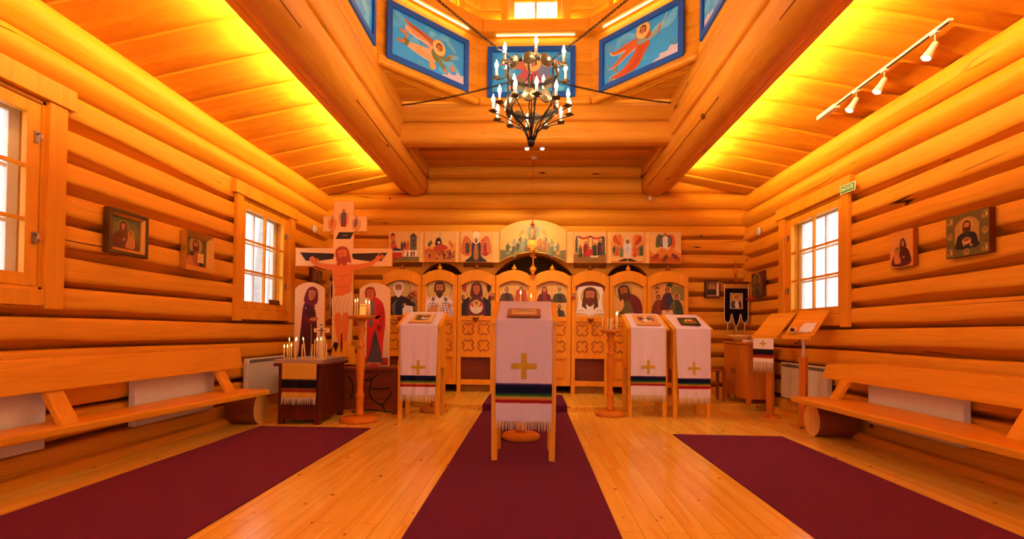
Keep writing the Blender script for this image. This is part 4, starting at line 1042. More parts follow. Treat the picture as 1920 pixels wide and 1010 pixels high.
def q6(A, w, y, h, r):
    hills(A, w, y, ['d8882c', 'c06c1c', 'b85c18'], r, h*.55); A.blob([(-w*.3, y+h*.5), (-w*.28, y+h*.86), (-w*.12, y+h*.9), (-w*.08, y+h*.6)], '4a5a34'); A.blob([(w*.3, y+h*.5), (w*.28, y+h*.86), (w*.1, y+h*.9), (w*.08, y+h*.6)], 'c8541c')
    A.ell(0, y+h*.7, w*.22, h*.22, '2c3434', n=28); A.ell(0, y+h*.7, w*.17, h*.17, '6a7474', n=28); A.ell(0, y+h*.7, w*.12, h*.13, '303c44', n=24); figure(A, 0, y+h*.46, h*.5, 'f0e8dc', 'e8e0d0', detail=True, hair='4a2414', beard='4a2414')
    for x, yy, rt, c in ((-.3, .2, 40, '8a2c18'), (0, .14, 60, '5a2818'), (.32, .2, -40, '6a2430')): A.ell(w*x, y+h*yy, .07, .03, c, rot=rt); A.ell(w*x+.05, y+h*yy+.05, .018, .018, SKIN)
for a, b, f, l in ((729, 787, q1, 'square feast icon with a red couch, end of the upper row by the crucifix'),
                   (796, 855, q2, 'square feast icon with a black cave in orange hills, second along the upper row'),
                   (863, 923, q3, 'square feast icon with a dark robed central figure, next to the arched icon'),
                   (1075, 1137, q4, 'square feast icon with a red robed figure under a red drape'),
                   (1146, 1207, q5, 'square feast icon with a white figure between flame-like orange wings'),
                   (1217, 1277, q6, 'square feast icon with a white figure in a dark ringed disc')): row_icon(a, b, f, l)
c0, c1 = rx(937), rx(1062); w_ = c1-c0; zt = float(at_y(998, 412, RYY)[2]); za = float(at_y(998, 474, RYY)[2])
root = thing('arched_icon', 'large arched icon of gathered saints crowning the screen above the central doors', 'icon', ((c0+c1)/2, RYY, RZ0))
def arch_icon_outline(e=0):
    hw = w_/2-e; top = zt-RZ0-e; sp_ = RZ1-RZ0+.02-e; n = 18
    rise = top-sp_; r_ = (hw*hw+rise*rise)/(2*rise); a = math.asin(hw/r_)
    up = [(r_*math.sin(a-2*a*k/n), top-r_+r_*math.cos(a-2*a*k/n)) for k in range(n+1)]
    pk = za-RZ0+e; hw2 = hw; r2 = (hw2*hw2+(pk-e)**2)/(2*(pk-e)); a2 = math.asin(min(1, hw2/r2))
    lo = [(r2*math.sin(-a2+2*a2*k/n), pk-r2+r2*math.cos(-a2+2*a2*k/n)) for k in range(n+1)]
    return lo+up
board('icon_board', root, arch_icon_outline(), -.02, .012)
A = Art(); A.poly(arch_icon_outline(.008), 'e4b454'); rnd = random.Random(11); hh = zt-RZ0
A.poly([(-w_/2+.01, .012), (-w_/2+.01, .2), (-.3, .18), (-.2, .26), (0, .25), (.2, .26), (.3, .18), (w_/2-.01, .2), (w_/2-.01, .012)] + [(p[0]*.98, p[1]+.012) for p in arch_icon_outline(.008)[:19][::-1]], '6a6a30')
for ring, (n_, rad, H_) in enumerate(((9, .40, .2), (10, .30, .21))):
    for k in range(n_):
        t = -1+2*(k+.5)/n_
        if abs(t) < .16: continue
        figure(A, t*rad*1.12, .19+(1-t*t)*(.1 if ring == 0 else .08)-abs(t)*.1+ring*-.03, H_, rnd.choice(['8a7a38', '5c6a4c', 'c8883c', '7a8a70', '9a5a2c']), rnd.choice(['a87838', '6a7a5c', 'c06c2c', '8a9478', '4a5440']), rnd, detail=False, arm=1 if t < 0 else -1, halo='e8c468', hair='6a4424')
A.ell(0, .47, .13, .15, 'b8a468', n=28); A.ell(0, .48, .095, .12, '8a9068', n=28); figure(A, 0, .33, .27, '8a6a38', 'c8a868', detail=True, hair='5a3418', beard='5a3418')
for s_ in (-1, 1): wing(A, s_*.12, .5, .1, 'd8a850', 'b8843c', s_ < 0); A.blob([(s_*.08, .58), (s_*.2, .6), (s_*.16, .52)], 'c8a868')
A.build('icon_painting', root, -.0202, clip=None)
# hanging lamp in front of the arched icon
c = at_y(998, 457, 7.45); root = thing('hanging_lamp', 'gilt hanging oil lamp on a chain before the arched icon', 'lamp', (c[0], 7.45, c[2]))
m = MB(); m.lathe([(.004, -.12), (.012, -.1), (.03, -.08), (.07, -.04), (.085, .0), (.075, .03), (.085, .045), (.07, .05)], 18); m.build('bowl', 'amber_glass', root)
m = MB()
for k in range(3):
    th = k*2*PI/3+.5; m.tube([(.08*math.cos(th), .08*math.sin(th), .04), (.005*math.cos(th), .005*math.sin(th), .3)], .003, 5)
m.tube([(0, 0, .3), (0, 0, 1.36)], .003, 5); m.build('chain', 'brass', root)
m = MB(); m.lathe([(.02, .28), (.035, .3), (.01, .33), (.012, .36)], 10); m.ball((0, 0, .3), .02, 8); m.build('cap', 'red_glass', root)
# ================================================================ ICONS ON THE SIDE WALLS
def p_mother(dark, ground, robe, child, flip=False):
    def f(A, w, y, h):
        A.rect(-w/2, w/2, y, y+h, ground); s = -1 if flip else 1
        A.ell(-.02*s, y+h*.72, h*.2, h*.2, 'b88a3c', n=26); A.ell(-.02*s, y+h*.72, h*.185, h*.185, ground, n=26)
        A.blob([(-s*w*.05, y+h*.62), (-s*w*.36, y+h*.48), (-s*w*.46, y), (s*w*.45, y), (s*w*.38, y+h*.35), (s*w*.12, y+h*.6)], robe)
        for k in range(5): A.line([(-s*w*(.05+.06*k), y+h*.5), (-s*w*(.1+.075*k), y+h*.25), (-s*w*(.05+.08*k), y+.01)], .006, dark)
        face(A, -.02*s, y+h*.72, h*.21, veil=robe, skin='b87840', tilt=-8*s, turn=s)
        A.blob([(s*w*.12, y+h*.46), (s*w*.32, y+h*.44), (s*w*.34, y+h*.12), (s*w*.2, y+h*.06), (s*w*.02, y+h*.1), (s*w*.08, y+h*.3)], child)
        for k in range(3): A.line([(s*w*(.14+.06*k), y+h*.42), (s*w*(.1+.08*k), y+h*.1)], .005, dark)
        face(A, s*w*.2, y+h*.52, h*.12, hair='5a3018', skin='b87840', turn=-s, halo='b88a3c')
        hand(A, -s*w*.08, y+h*.3, h*.12, 25 if s > 0 else 155, s < 0, 'b87840'); A.line([(-s*w*.3, y+h*.34), (-s*w*.1, y+h*.3)], .03, robe)
    return f
def p_teacher(A, w, y, h):
    A.rect(-w/2, w/2, y, y+h, '5c5424'); bust(A, -w*.03, y, h*.93, '9a5224', '3c2c1c', hair='4a2814', beard='4a2814', long=True, halo='a88438', rim='c8a050', skin='b87840')
    A.rect(w*.06, w*.36, y+h*.16, y+h*.5, 'e0b860'); A.line([(w*.21, y+h*.17), (w*.21, y+h*.49)], .003, '8a6a30')
    for k in range(5): A.line([(w*.09, y+h*(.22+.05*k)), (w*.19, y+h*(.22+.05*k))], .003, '8a5a30'); A.line([(w*.23, y+h*(.22+.05*k)), (w*.34, y+h*(.22+.05*k))], .003, '8a5a30')
    hand(A, -w*.14, y+h*.28, h*.12, 100, False, 'b87840'); A.blob([(-w*.44, y), (-w*.4, y+h*.3), (-w*.25, y+h*.36), (-w*.12, y+h*.1), (-w*.1, y)], 'c87838')
def wall_icon(name, label, side, yc, z0, w_, h_, thick=.03, tilt=0, x=None):
    return thing(name, label, 'icon', (side*(x or 3.375), yc, z0), group=None, rot=(0, R(tilt), R(90) if side < 0 else R(-90)))
r_ = wall_icon('framed_icon', 'gilt framed icon of a mother in brown holding a child, worn frame', -1, 3.84, 1.64, .38, .355)
m = MB(); frame_rect(m, .385, .36, .03, -.05, .01); m.build('frame', 'bronze', r_, .004)
m = MB(); m.M = Matrix.Translation((0, 0, .03)); frame_rect(m, .325, .30, .022, -.045, .01, .02); m.build('inner_frame', 'gilt', r_, .002)
board('backing', r_, box_outline(.36, .33, .015), -.005, .01, 'black')
A = Art(); p_mother('2a140c', '6a6a34', '6a3c20', 'c88a44')(A, .285, .05, .26); A.build('icon_painting', r_, -.006)
r_ = wall_icon('framed_icon', 'icon of a teacher with an open book in a deep gilt frame near the window', -1, 4.69, 1.615, .4, .375)
m = MB(); frame_rect(m, .40, .38, .055, -.055, .01, .045); m.build('frame', 'gilt', r_, .003)
A = Art(); p_teacher(A, .30, .05, .28); A.build('icon_painting', r_, -.004); board('backing', r_, box_outline(.33, .31, .035), -.003, .01, 'black')
r_ = wall_icon('board_icon', 'unframed orange icon of a mother cheek to cheek with a child, lectern-side wall', 1, 4.53, 1.675, .27, .335)
board('icon_board', r_, box_outline(.275, .335), -.03, .012, 'carved_wood')
A = Art(); A.rect(-.137, .137, .001, .334, 'e0953c'); p_mother('2a0c14', 'e09a44', '4a1420', 'd8884a', True)(A, .235, .02, .27); A.rect(-.13, .13, .29, .333, 'e0953c'); A.build('icon_painting', r_, -.031)
r_ = wall_icon('board_icon', 'green bordered icon of a bearded man holding a bowl, small round portraits around', 1, 3.86, 1.675, .36, .325)
board('icon_board', r_, box_outline(.37, .335), -.035, .012, 'dark_wood')
A = Art(); A.rect(-.184, .184, .001, .334, '5c5424'); ao = arch_outline(.2, .235, .06, .06); A.poly([(x*1.05, z*1.03-.003) for x, z in ao], 'a07838'); A.poly(ao, 'b08838')
bust(A, 0, .06, .21, '1c2430', '14181e', hair='4a2410', beard='3a1c0c', long=True, halo='b88c3c', rim='8a6428'); A.ell(0, .115, .04, .028, 'c89048'); A.ell(0, .125, .032, .012, '8a5424'); hand(A, -.03, .085, .03, 20); hand(A, .03, .085, .03, 160, True)
for x, z in ((-.15, .29), (.15, .29), (-.15, .045), (.15, .045)): A.rect(x-.028, x+.028, z-.03, z+.03, '8a7434'); A.ell(x-.008, z+.006, .014, .018, '3c2c14'); A.ell(x+.012, z-.004, .012, .014, 'c09a50'); A.line([(x-.02, z-.02), (x, z+.02), (x+.02, z-.015)], .005, 'c8a050')
for x, z in ((-.15, .17), (.15, .17), (0, .032)): A.ell(x, z, .024, .024, 'c8a050'); A.ell(x, z, .02, .02, '8a7034'); face(A, x, z, .024, hair='3a1c0c', skin='b07840')
A.build('icon_painting', r_, -.036)

# ================================================================ CRUCIFIX GROUP ON ITS LOW TABLE
TY = 5.98
root = thing('low_table', 'low dark table with branch-like lines on its front, under the painted crucifix', 'table', (0, 0, 0))
tx0, tx1 = float(at_y(642, 700, TY)[0])-.75, float(at_y(744, 700, TY)[0])
m = MB(); m.box(tx0-.02, tx1+.02, TY-.02, 6.56, .545, .58); m.build('table_top', 'table_wood', root, .005)
m = MB(); m.box(tx0+.03, tx1-.03, TY+.03, TY+.05, .05, .545); m.build('front_panel', 'table_wood', root)
for x in (tx0+.03, tx1-.03):
    for y in (TY+.03, 6.5):
        m = MB(); m.box(x-.03, x+.03, y-.03, y+.03, 0 if y < 6.3 else .0, .545); m.build('leg', 'table_wood', root, .004)
m = MB()
for pts in ([(690, 705), (697, 712), (693, 735), (700, 750), (716, 760), (722, 772)], [(697, 727), (715, 729), (731, 726)], [(683, 712), (696, 712)], [(708, 702), (697, 711)], [(716, 760), (726, 748), (735, 735)], [(660, 772), (690, 768), (718, 770), (735, 771)], [(652, 705), (662, 720), (659, 745)]):
    q = [tuple(at_y(a, b, TY+.028)) for a, b in pts]; m.tube(smoothpts(q, 4, False), .009, 5)
m.build('branch_inlay', 'black', root)
def p_stand_mary(A, w, h):
    rnd = random.Random(2)
    A.rect(-w*.46, w*.46, .012, .12, 'b8341c')
    A.blob([(-w*.04, h*.80), (-w*.2, h*.72), (-w*.27, h*.5), (-w*.33, h*.2), (-w*.36, .02), (w*.2, .02), (w*.24, h*.2), (w*.26, h*.45), (w*.2, h*.66), (w*.1, h*.78)], '4c1028')
    A.blob([(-w*.1, h*.7), (-w*.02, h*.45), (-w*.05, h*.2), (-w*.04, .02), (w*.17, .02), (w*.2, h*.3), (w*.16, h*.55), (w*.06, h*.72)], '38101f')
    for k in range(5): A.line([(w*(-.24+.08*k), h*.5), (w*(-.28+.1*k), h*.25), (w*(-.3+.11*k), .03)], .008, '20060f')
    A.line([(w*.06, h*.52), (w*.08, h*.3), (w*.04, .04)], .012, 'a07838')
    face(A, w*.07, h*.845, h*.13, veil='6a1830', skin='c07848', tilt=-10, turn=1)
    A.line([(-w*.14, h*.6), (w*.02, h*.52), (w*.15, h*.55)], .05, '5a1430'); hand(A, w*.13, h*.55, .075, 12); hand(A, w*.03, h*.56, .065, -25)
    for x, yy in ((-.12, .69), (.17, .68), (.08, .9)): A.ell(w*x, h*yy, .009, .009, 'e0a860', n=8)
def p_stand_john(A, w, h):
    A.rect(-w*.46, w*.46, .012, .11, 'b02c18')
    A.blob([(-w*.1, h*.82), (-w*.22, h*.68), (-w*.24, h*.4), (-w*.2, .03), (w*.22, .03), (w*.3, h*.3), (w*.36, h*.55), (w*.28, h*.74), (w*.08, h*.82)], 'cc2418')
    A.blob([(-w*.02, h*.4), (.02, h*.42), (w*.2, h*.2), (w*.26, .04), (-w*.22, .03), (-w*.14, h*.16)], '544a54')
    for k in range(7): A.line([(w*.02, h*.4), (w*(-.1+.05*k), h*.2), (w*(-.2+.065*k), .04)], .007, '382e38')
    A.blob([(-w*.16, h*.76), (-w*.17, h*.5), (-w*.06, h*.48), (0, h*.66), (-w*.02, h*.78)], '6a606c')
    for k in range(5): A.line([(w*(.02+.06*k), h*.76), (w*(.12+.045*k), h*.58), (w*(.06+.04*k), h*.42)], .008, '7a0c0c')
    face(A, -w*.14, h*.86, h*.13, hair='a02414', skin='c07038', tilt=8, turn=-1, halo=None)
    A.line([(w*.26, h*.62), (w*.1, h*.54), (-w*.08, h*.6)], .06, 'd42c1c'); hand(A, -w*.08, h*.6, .075, 120, True)
    A.line([(w*.24, h*.62), (w*.16, h*.44), (w*.08, h*.5)], .045, 'b81c14'); A.ell(-w*.12, .035, .05, .016, SKIN); A.ell(w*.12, .035, .05, .016, SKIN)
for px0, px1, ytop, f, l, nm in ((552, 608, 529, p_stand_mary, 'tall white arched board painted with a woman in a dark plum robe', 'standing_icon'), (673, 731, 530, p_stand_john, 'tall white arched board painted with a man in a bright red cloak', 'standing_icon')):
    Y = 6.16; x0, x1 = float(at_y(px0, 600, Y)[0]), float(at_y(px1, 600, Y)[0]); z0 = .586; z1 = float(at_y((px0+px1)/2, ytop, Y)[2]); w_, h_ = x1-x0, z1-z0
    root = thing(nm, l, 'icon', ((x0+x1)/2, Y, z0))
    board('board', root, arch_outline(w_, h_, .085), 0, .03, 'pine_Z')
    A = Art(); A.poly(arch_outline(w_-.004, h_-.004, .085, .002), 'f2cc98'); A.poly(arch_outline(w_-.03, h_-.03, .08, .015), 'eec892'); f(A, w_, h_)
    for k in range(2): A.line([(-w_*.36+k*.03, h_*.87), (-w_*.34+k*.03, h_*.89)], .006, 'b0402c', False)
    A.build('painting', root, -.001)
# the big painted cross
CY = 6.30
cxm = float(at_y(642, 560, CY)[0]); hx = lambda px, py=480: float(at_y(px, py, CY)[0])-cxm; hz = lambda py, px=642: float(at_y(px, py, CY)[2])
root = thing('painted_crucifix', 'tall painted wooden crucifix standing on the low table', 'crucifix', (cxm, CY, 0))
b0 = .586; vt = hz(377); at_ = hz(465); ab = hz(499); t0, t1 = hz(405), hz(434)
vw = (hx(660)-hx(622))/2; aw0, aw1 = hx(554), hx(735); tw0, tw1 = hx(605), hx(687)
out = [(-vw, b0), (vw, b0), (vw, ab), (aw1, ab), (aw1, at_), (vw, at_), (vw, t0-.22+.22 if False else t1), (tw1, t1), (tw1, t0), (vw-.005, t0), (vw-.005, vt), (-vw+.005, vt), (-vw+.005, t0), (tw0, t0), (tw0, t1), (-vw, t1), (-vw, at_), (aw0, at_), (aw0, ab), (-vw, ab)]
m = MB()
m.box(-vw, vw, 0, .04, b0, vt); m.box(aw0, -vw, 0, .04, ab, at_); m.box(vw, aw1, 0, .04, ab, at_); m.box(tw0, -vw, 0, .04, t1, t0); m.box(vw, tw1, 0, .04, t1, t0)
m.build('cross_board', 'pine_Z', root, .003)
A = Art()
PC = 'f4c47c'
A.rect(-vw+.003, vw-.003, b0, vt-.003, PC); A.rect(aw0+.003, -vw+.003, ab+.003, at_-.003, PC); A.rect(vw-.003, aw1-.003, ab+.003, at_-.003, PC); A.rect(tw0+.003, -vw, t1+.003, t0-.003, PC); A.rect(vw, tw1-.003, t1+.003, t0-.003, PC)
mz = (at_+ab)/2; ah = (at_-ab)
for s_ in (-1, 1):
    e = aw1 if s_ > 0 else -aw0
    A.poly([(s_*(vw*.8), mz+ah*.2), (s_*(e-.06), mz+ah*.26), (s_*(e-.14), mz-ah*.2), (s_*(e*.55), mz-ah*.22), (s_*(vw*1.0), mz-ah*.1)], '1c1014')
A.rect(-.045, .045, b0+.03, b0+.42, '1c1014'); A.poly([(-.17, b0+.12), (-.1, b0+.3), (.15, b0+.28), (.1, b0+.12)], '1c1014')
hzt = hz(445); A.poly([(-.105, hzt-.02), (-.06, hzt+.07), (.14, hzt+.07), (.095, hzt-.02)], '1c1014'); A.line([(-.02, hzt+.025), (.06, hzt+.03)], .03, '7a6a58', False)
hd = hz(478)
BS = 'e4782c'
A.ell(0, hd+.02, .125, .125, 'f0c078', n=26)
A.blob([(-.07, hd-.1), (-.03, hd-.12), (.05, hd-.12), (.11, hd-.16), (.13, hd-.3), (.11, hd-.55), (.13, hd-.62), (-.13, hd-.62), (-.10, hd-.5), (-.13, hd-.3), (-.11, hd-.14)], BS)
for s_ in (-1, 1):
    e = aw1 if s_ > 0 else -aw0
    A.blob([(s_*.06, hd-.13), (s_*.2, hd-.12), (s_*.36, mz-.06), (s_*(e-.2), mz+.0), (s_*(e-.2), mz-.05), (s_*.36, mz-.125), (s_*.22, hd-.19), (s_*.1, hd-.2)], BS); hand(A, s_*(e-.21), mz-.02, .12, 15 if s_ > 0 else 165, s_ < 0, BS)
A.line([(-.07, hd-.26), (-.02, hd-.29), (.03, hd-.27), (.08, hd-.25)], .007, 'b04812'); A.line([(0, hd-.3), (-.005, hd-.5)], .006, 'b04812'); A.line([(-.08, hd-.4), (0, hd-.44), (.08, hd-.4)], .005, 'b04812')
A.blob([(-.135, hd-.56), (0, hd-.54), (.14, hd-.5), (.135, hd-.7), (.12, hd-.82), (0, hd-.80), (-.12, hd-.83), (-.14, hd-.7)], 'f2c890')
for k in range(4): A.line([(.1-.05*k, hd-.55), (.06-.05*k, hd-.68), (.08-.06*k, hd-.8)], .006, 'c88a50')
for s_ in (-1, 1): A.blob([(s_*.01-.002, hd-.8), (s_*.1, hd-.8), (s_*.085, hd-1.0), (s_*.055+.01, hd-1.2), (s_*.05+.01, hd-1.33), (s_*.07, hd-1.38), (s_*.01+.005, hd-1.38), (s_*.012, hd-1.2)], BS)
A.line([(0, hd-.82), (.005, hd-1.34)], .008, 'b04812'); A.blob([(-.03, hd-1.35), (-.1, hd-1.45), (-.06, hd-1.46), (0, hd-1.38)], BS); A.blob([(.04, hd-1.35), (.09, hd-1.47), (.05, hd-1.47), (.01, hd-1.38)], BS)
face(A, -.005, hd-.005, .17, hair='a8421c', beard='a8421c', skin=BS, tilt=14, long=True, turn=-.6)
# little winged figures on the top bar
tm = hz(424)
for x, z, s_, c1, c2 in ((0, hz(425), .24, '7a2430', '4a4a5a'), (tw0*.55, hz(433), .2, 'e08838', 'c86c24'), (tw1*.55, hz(433), .2, 'e09a4c', '6a5a5a')):
    for f_ in (False, True): wing(A, x, z+s_*.7, s_*.5, 'e8a860', 'd0843c', f_, -35 if not f_ else 35)
    figure(A, x, z, s_*1.0, c1, c2, detail=False, hair='9a4a1c', halo='f0c078')
A.line([(-.04, vt-.05), (.05, vt-.05)], .012, 'b08a68', False)
A.build('crucifix_painting', root, -.001, clip=[(-2, b0), (2, b0), (2, 4), (-2, 4)])
# cut-out rock at the foot
root = thing('rock_cutout', 'jagged wooden rock cut-out at the foot of the crucifix', 'ornament', (0, 0, 0))
pts = [(618, 693), (619, 668), (624, 650), (629, 662), (634, 648), (640, 664), (646, 640), (652, 636), (657, 645), (664, 650), (666, 672), (670, 693)]
m = MB(); m.prism([(float(p[0]), max(.582, float(p[2]))) for p in (at_y(a, b, 6.2) for a, b in pts)][::-1], 6.2, 6.225, 'y'); m.build('rock_board', 'pine_Z', root, .003)
m = MB(); m.box(float(at_y(624, 690, 6.2)[0]), float(at_y(668, 690, 6.2)[0]), 6.19, 6.28, .582, .60); m.build('foot_plate', 'dark_wood', root)

# ================================================================ CANDLE BOX
root = thing('candle_box', 'dark wooden candle box with a sand tray, beside the cream radiator', 'candle stand', (0, 0, 0), 0)
bx0, bx1, by0, by1 = -2.80, -2.33, 5.24, 5.92
m = MB(); m.box(bx0, bx1, by0, by1, .05, .64); m.build('body', 'dark_wood', root, .006)
for x in (bx0+.03, bx1-.03):
    for y in (by0+.03, by1-.03): mm = MB(); mm.box(x-.03, x+.03, y-.03, y+.03, 0, .06); mm.build('foot', 'dark_wood', root)
m = MB(); m.box(bx0-.04, bx1+.04, by0-.04, by1+.04, .64, .672); m.build('top', 'dark_wood', root, .006)
m = MB(); frame_rect(m, bx1-bx0+.06, by1-by0+.06, .02, 0, .045); tr = m.build('tray_rim', 'silver', root, .002);
tr.rotation_euler = (-R(90), 0, 0); tr.location = ((bx0+bx1)/2, by0-.03, .717)
m = MB(); m.box(bx0-.01, bx1+.01, by0-.01, by1+.01, .672, .692); o = m.build('sand', 'sand', root); o['kind'] = 'stuff'
m = MB(); m.box(bx1, bx1+.008, by0+.12, by1-.15, .32, .52); m.build('side_panel', 'dark_wood', root, .003)
TZ = .692
ordn = ['first', 'second', 'third', 'fourth', 'fifth', 'sixth', 'seventh', 'eighth', 'ninth', 'tenth', 'eleventh', 'twelfth', 'thirteenth', 'fourteenth']
def candle(x, y, z, h, r_, lit, label, group=None, lean=(0, 0), cup=None):
    root = thing('candle', label, 'candle', (x, y, z), group=group, rot=(lean[0], lean[1], 0))
    m = MB(); m.lathe([(r_, 0), (r_, h*.5), (r_*.96, h-.004), (r_*.6, h)], 10); m.build('wax', 'wax', root)
    m = MB(); m.tube([(0, 0, h-.003), (.001, 0, h+.008)], .0012, 5); m.build('wick', 'black', root)
    if lit:
        m = MB(); m.lathe([(.0005, 0), (.004, .004), (.0065, .012), (.005, .022), (.002, .034), (.0004, .042)], 10, (0, 0, h+.004)); m.build('flame', 'flame', root)
    return root
CL = [(150, 215, 300, 1, 0), (177, 213, 300, 1, 0), (193, 155, 298, 1, 0), (211, 205, 300, 1, 0), (238, 150, 297, 1, .1), (252, 158, 300, 1, -.02), (305, 205, 300, 0, 0), (336, 150, 300, 1, -.13), (385, 200, 300, 0, .05), (408, 160, 302, 0, .03), (432, 155, 300, 1, 0), (462, 150, 300, 1, .02), (500, 140, 300, 0, 0), (513, 200, 300, 0, .02)]
crow = random.Random(3)
for i, (cx, ct, cb, lit, lean) in enumerate(CL):
    yy = by0+.12+crow.uniform(0, .26)
    p0 = at_y(500+cx/4.59, 600+cb/4.59, yy); p1 = at_y(500+cx/4.59, 600+ct/4.59, yy)
    nm = '%s %s candle in the sand tray, counted from its radiator end' % (ordn[i], 'lit' if lit else 'unlit')
    candle(float(p0[0]), yy, TZ-.004, float(p1[2])-TZ-(.03 if lit else 0), .0075 if lit else .007, lit, nm, 'thin candles in the sand tray', (0, lean))
m = MB(); 
# small table crucifix standing in the tray
c = at_y(602, 660, by0+.3); root = thing('small_crucifix', 'small white crucifix standing among the candles in the sand tray', 'crucifix', (float(c[0]), by0+.3, TZ+.001))
ht = float(at_y(602, 605, by0+.3)[2])-TZ
m = MB(); m.box(-.022, .022, 0, .014, .0, ht-.02); m.box(-.09, .09, 0, .014, ht-.11, ht-.065); m.box(-.03, .03, -.003, .012, ht-.045, ht); m.box(-.05, .05, -.03, .04, 0, .02); m.build('cross', 'ivory_sleeve', root, .002)
A = Art(); A.ell(0, ht-.07, .012, .014, 'a0642c'); A.blob([(-.01, ht-.08), (-.013, ht-.15), (-.006, ht-.22), (.006, ht-.22), (.013, ht-.15), (.01, ht-.08)], '9a6a34'); A.line([(-.07, ht-.085), (0, ht-.095), (.07, ht-.085)], .01, '9a6a34'); A.rect(-.02, .02, ht-.035, ht-.012, 'a08050'); A.build('figure_relief', root, -.004)

# ================================================================ CLOTHS
def cloth(label, cat, origin, rz, w_, path, cols, fringe=.07, fold=.012, cross=None, seed=0, name='woven_cloth', taper=0, sway=0, crossmat='gold_cloth'):
    """path: list of (y, z) down the middle of the cloth in the local frame, cols(z) -> colour of the hanging part"""
    root = thing(name, label, cat, origin, rz)
    P = []
    for i in range(len(path)-1):
        a, b = path[i], path[i+1]; L = math.hypot(b[0]-a[0], b[1]-a[1]); k = max(1, int(L/.012))
        P += [(a[0]+(b[0]-a[0])*q/k, a[1]+(b[1]-a[1])*q/k) for q in range(k)]
    P.append(path[-1]); nxn = 30; zt = max(p[1] for p in path); zf = path[-2][1]; zb = path[-1][1]
    def wv(u, z):
        t = max(0, (zf-z)/(zf-zb)) if zf > zb else 0
        return -fold*t*(1.1+math.sin(u*9+seed)*.7+math.sin(u*17+seed*2.1)*.4), w_*(1-taper*t), sway*t
    m = MB(); vs = []; attr = []
    for y, z in P:
        for i in range(nxn+1):
            u = i/nxn-.5; dy, ww, sw = wv(u*2, z); vs.append((u*ww+sw, y+dy, z))
    fs = []
    for j in range(len(P)-1):
        zc = (P[j][1]+P[j+1][1])/2; on_top = j < len(P)-1 and P[j][1] > zf+.002
        for i in range(nxn): fs.append((j*(nxn+1)+i, (j+1)*(nxn+1)+i, (j+1)*(nxn+1)+i+1, j*(nxn+1)+i+1)); attr.append(lin(cols(9 if on_top else zc)))
    m.add(vs, fs, True); o = m.build('fabric', 'linen', root, attr=attr)
    sd = o.modifiers.new('thickness', 'SOLIDIFY'); sd.thickness = .003; sd.offset = 0
    if cross:
        cz, cw, ct = cross; m = MB(); dd = lambda u, z: wv(u*2/w_, z)
        def strip(x0, x1, z0, z1):
            n = 8
            for k in range(n):
                for q in range(4):
                    xa, xb = x0+(x1-x0)*k/n, x0+(x1-x0)*(k+1)/n; za, zb_ = z0+(z1-z0)*q/4, z0+(z1-z0)*(q+1)/4
                    f = lambda x, z: (x+dd(x, z)[2], path[-1][0]+dd(x, z)[0]-.004, z)
                    m.add([f(xa, za), f(xb, za), f(xb, zb_), f(xa, zb_)], [(0, 1, 2, 3)], True)
        strip(-cw/2, cw/2, cz-ct/2, cz+ct/2); strip(-ct/2, ct/2, cz-cw/2, cz-ct/2); strip(-ct/2, ct/2, cz+ct/2, cz+cw/2)
        o = m.build('cross_emblem', crossmat, root); o['label'] = 'gold cross'
    if fringe:
        m = MB(); n = int(w_/.0125); rnd = random.Random(seed+3); y = path[-1][0]
        for k in range(n):
            u = (k+.5)/n-.5; dy, ww, sw = wv(u*2, zb); x = u*ww+sw; j = rnd.uniform(-.008, .008); L = fringe*rnd.uniform(.85, 1.05)
            m.tube([(x, y+dy, zb+.004), (x+j*.4, y+dy-rnd.uniform(0, .004), zb-L*.5), (x+j, y+dy-rnd.uniform(0, .006), zb-L)], [.0042, .0036, .0028], 4)
        m.build('fringe', 'white_rope' if name != 'pink' else 'linen', root)
    return root
def stripes(base, bands):
    def f(z):
        for z0, z1, c in bands:
            if z0 <= z < z1: return c
        return base
    return f
def rainbow(z0, z1):
    """woven stripe group from bottom z0 to top z1: red, yellow, green, navy"""
    cs = ['9a1c2c', '8a1820', '8a1c1c', 'b8642c', 'b8943c', '6a7a30', '26502c', '12283c', '0e1430', '0c1030', '0c1030', '10143a', '12163c', '4a3a6c']
    h = (z1-z0)/len(cs); return [(z0+h*k, z0+h*(k+1), c) for k, c in enumerate(cs)]
cloth('fringed cream cloth with black, orange and red-brown bands on the candle box', 'cloth', (float(at_y(565, 700, by0)[0]), by0-.045, 0), 0, .385, [(.003, .6745), (-.006, .676), (-.006, .30)],
      stripes('d8a63c', [(.415, .50, '161014'), (.40, .415, '5a4a34'), (.355, .40, '8a3018'), (.50, .51, '5a4a34')]), .075, .004, None, 5)

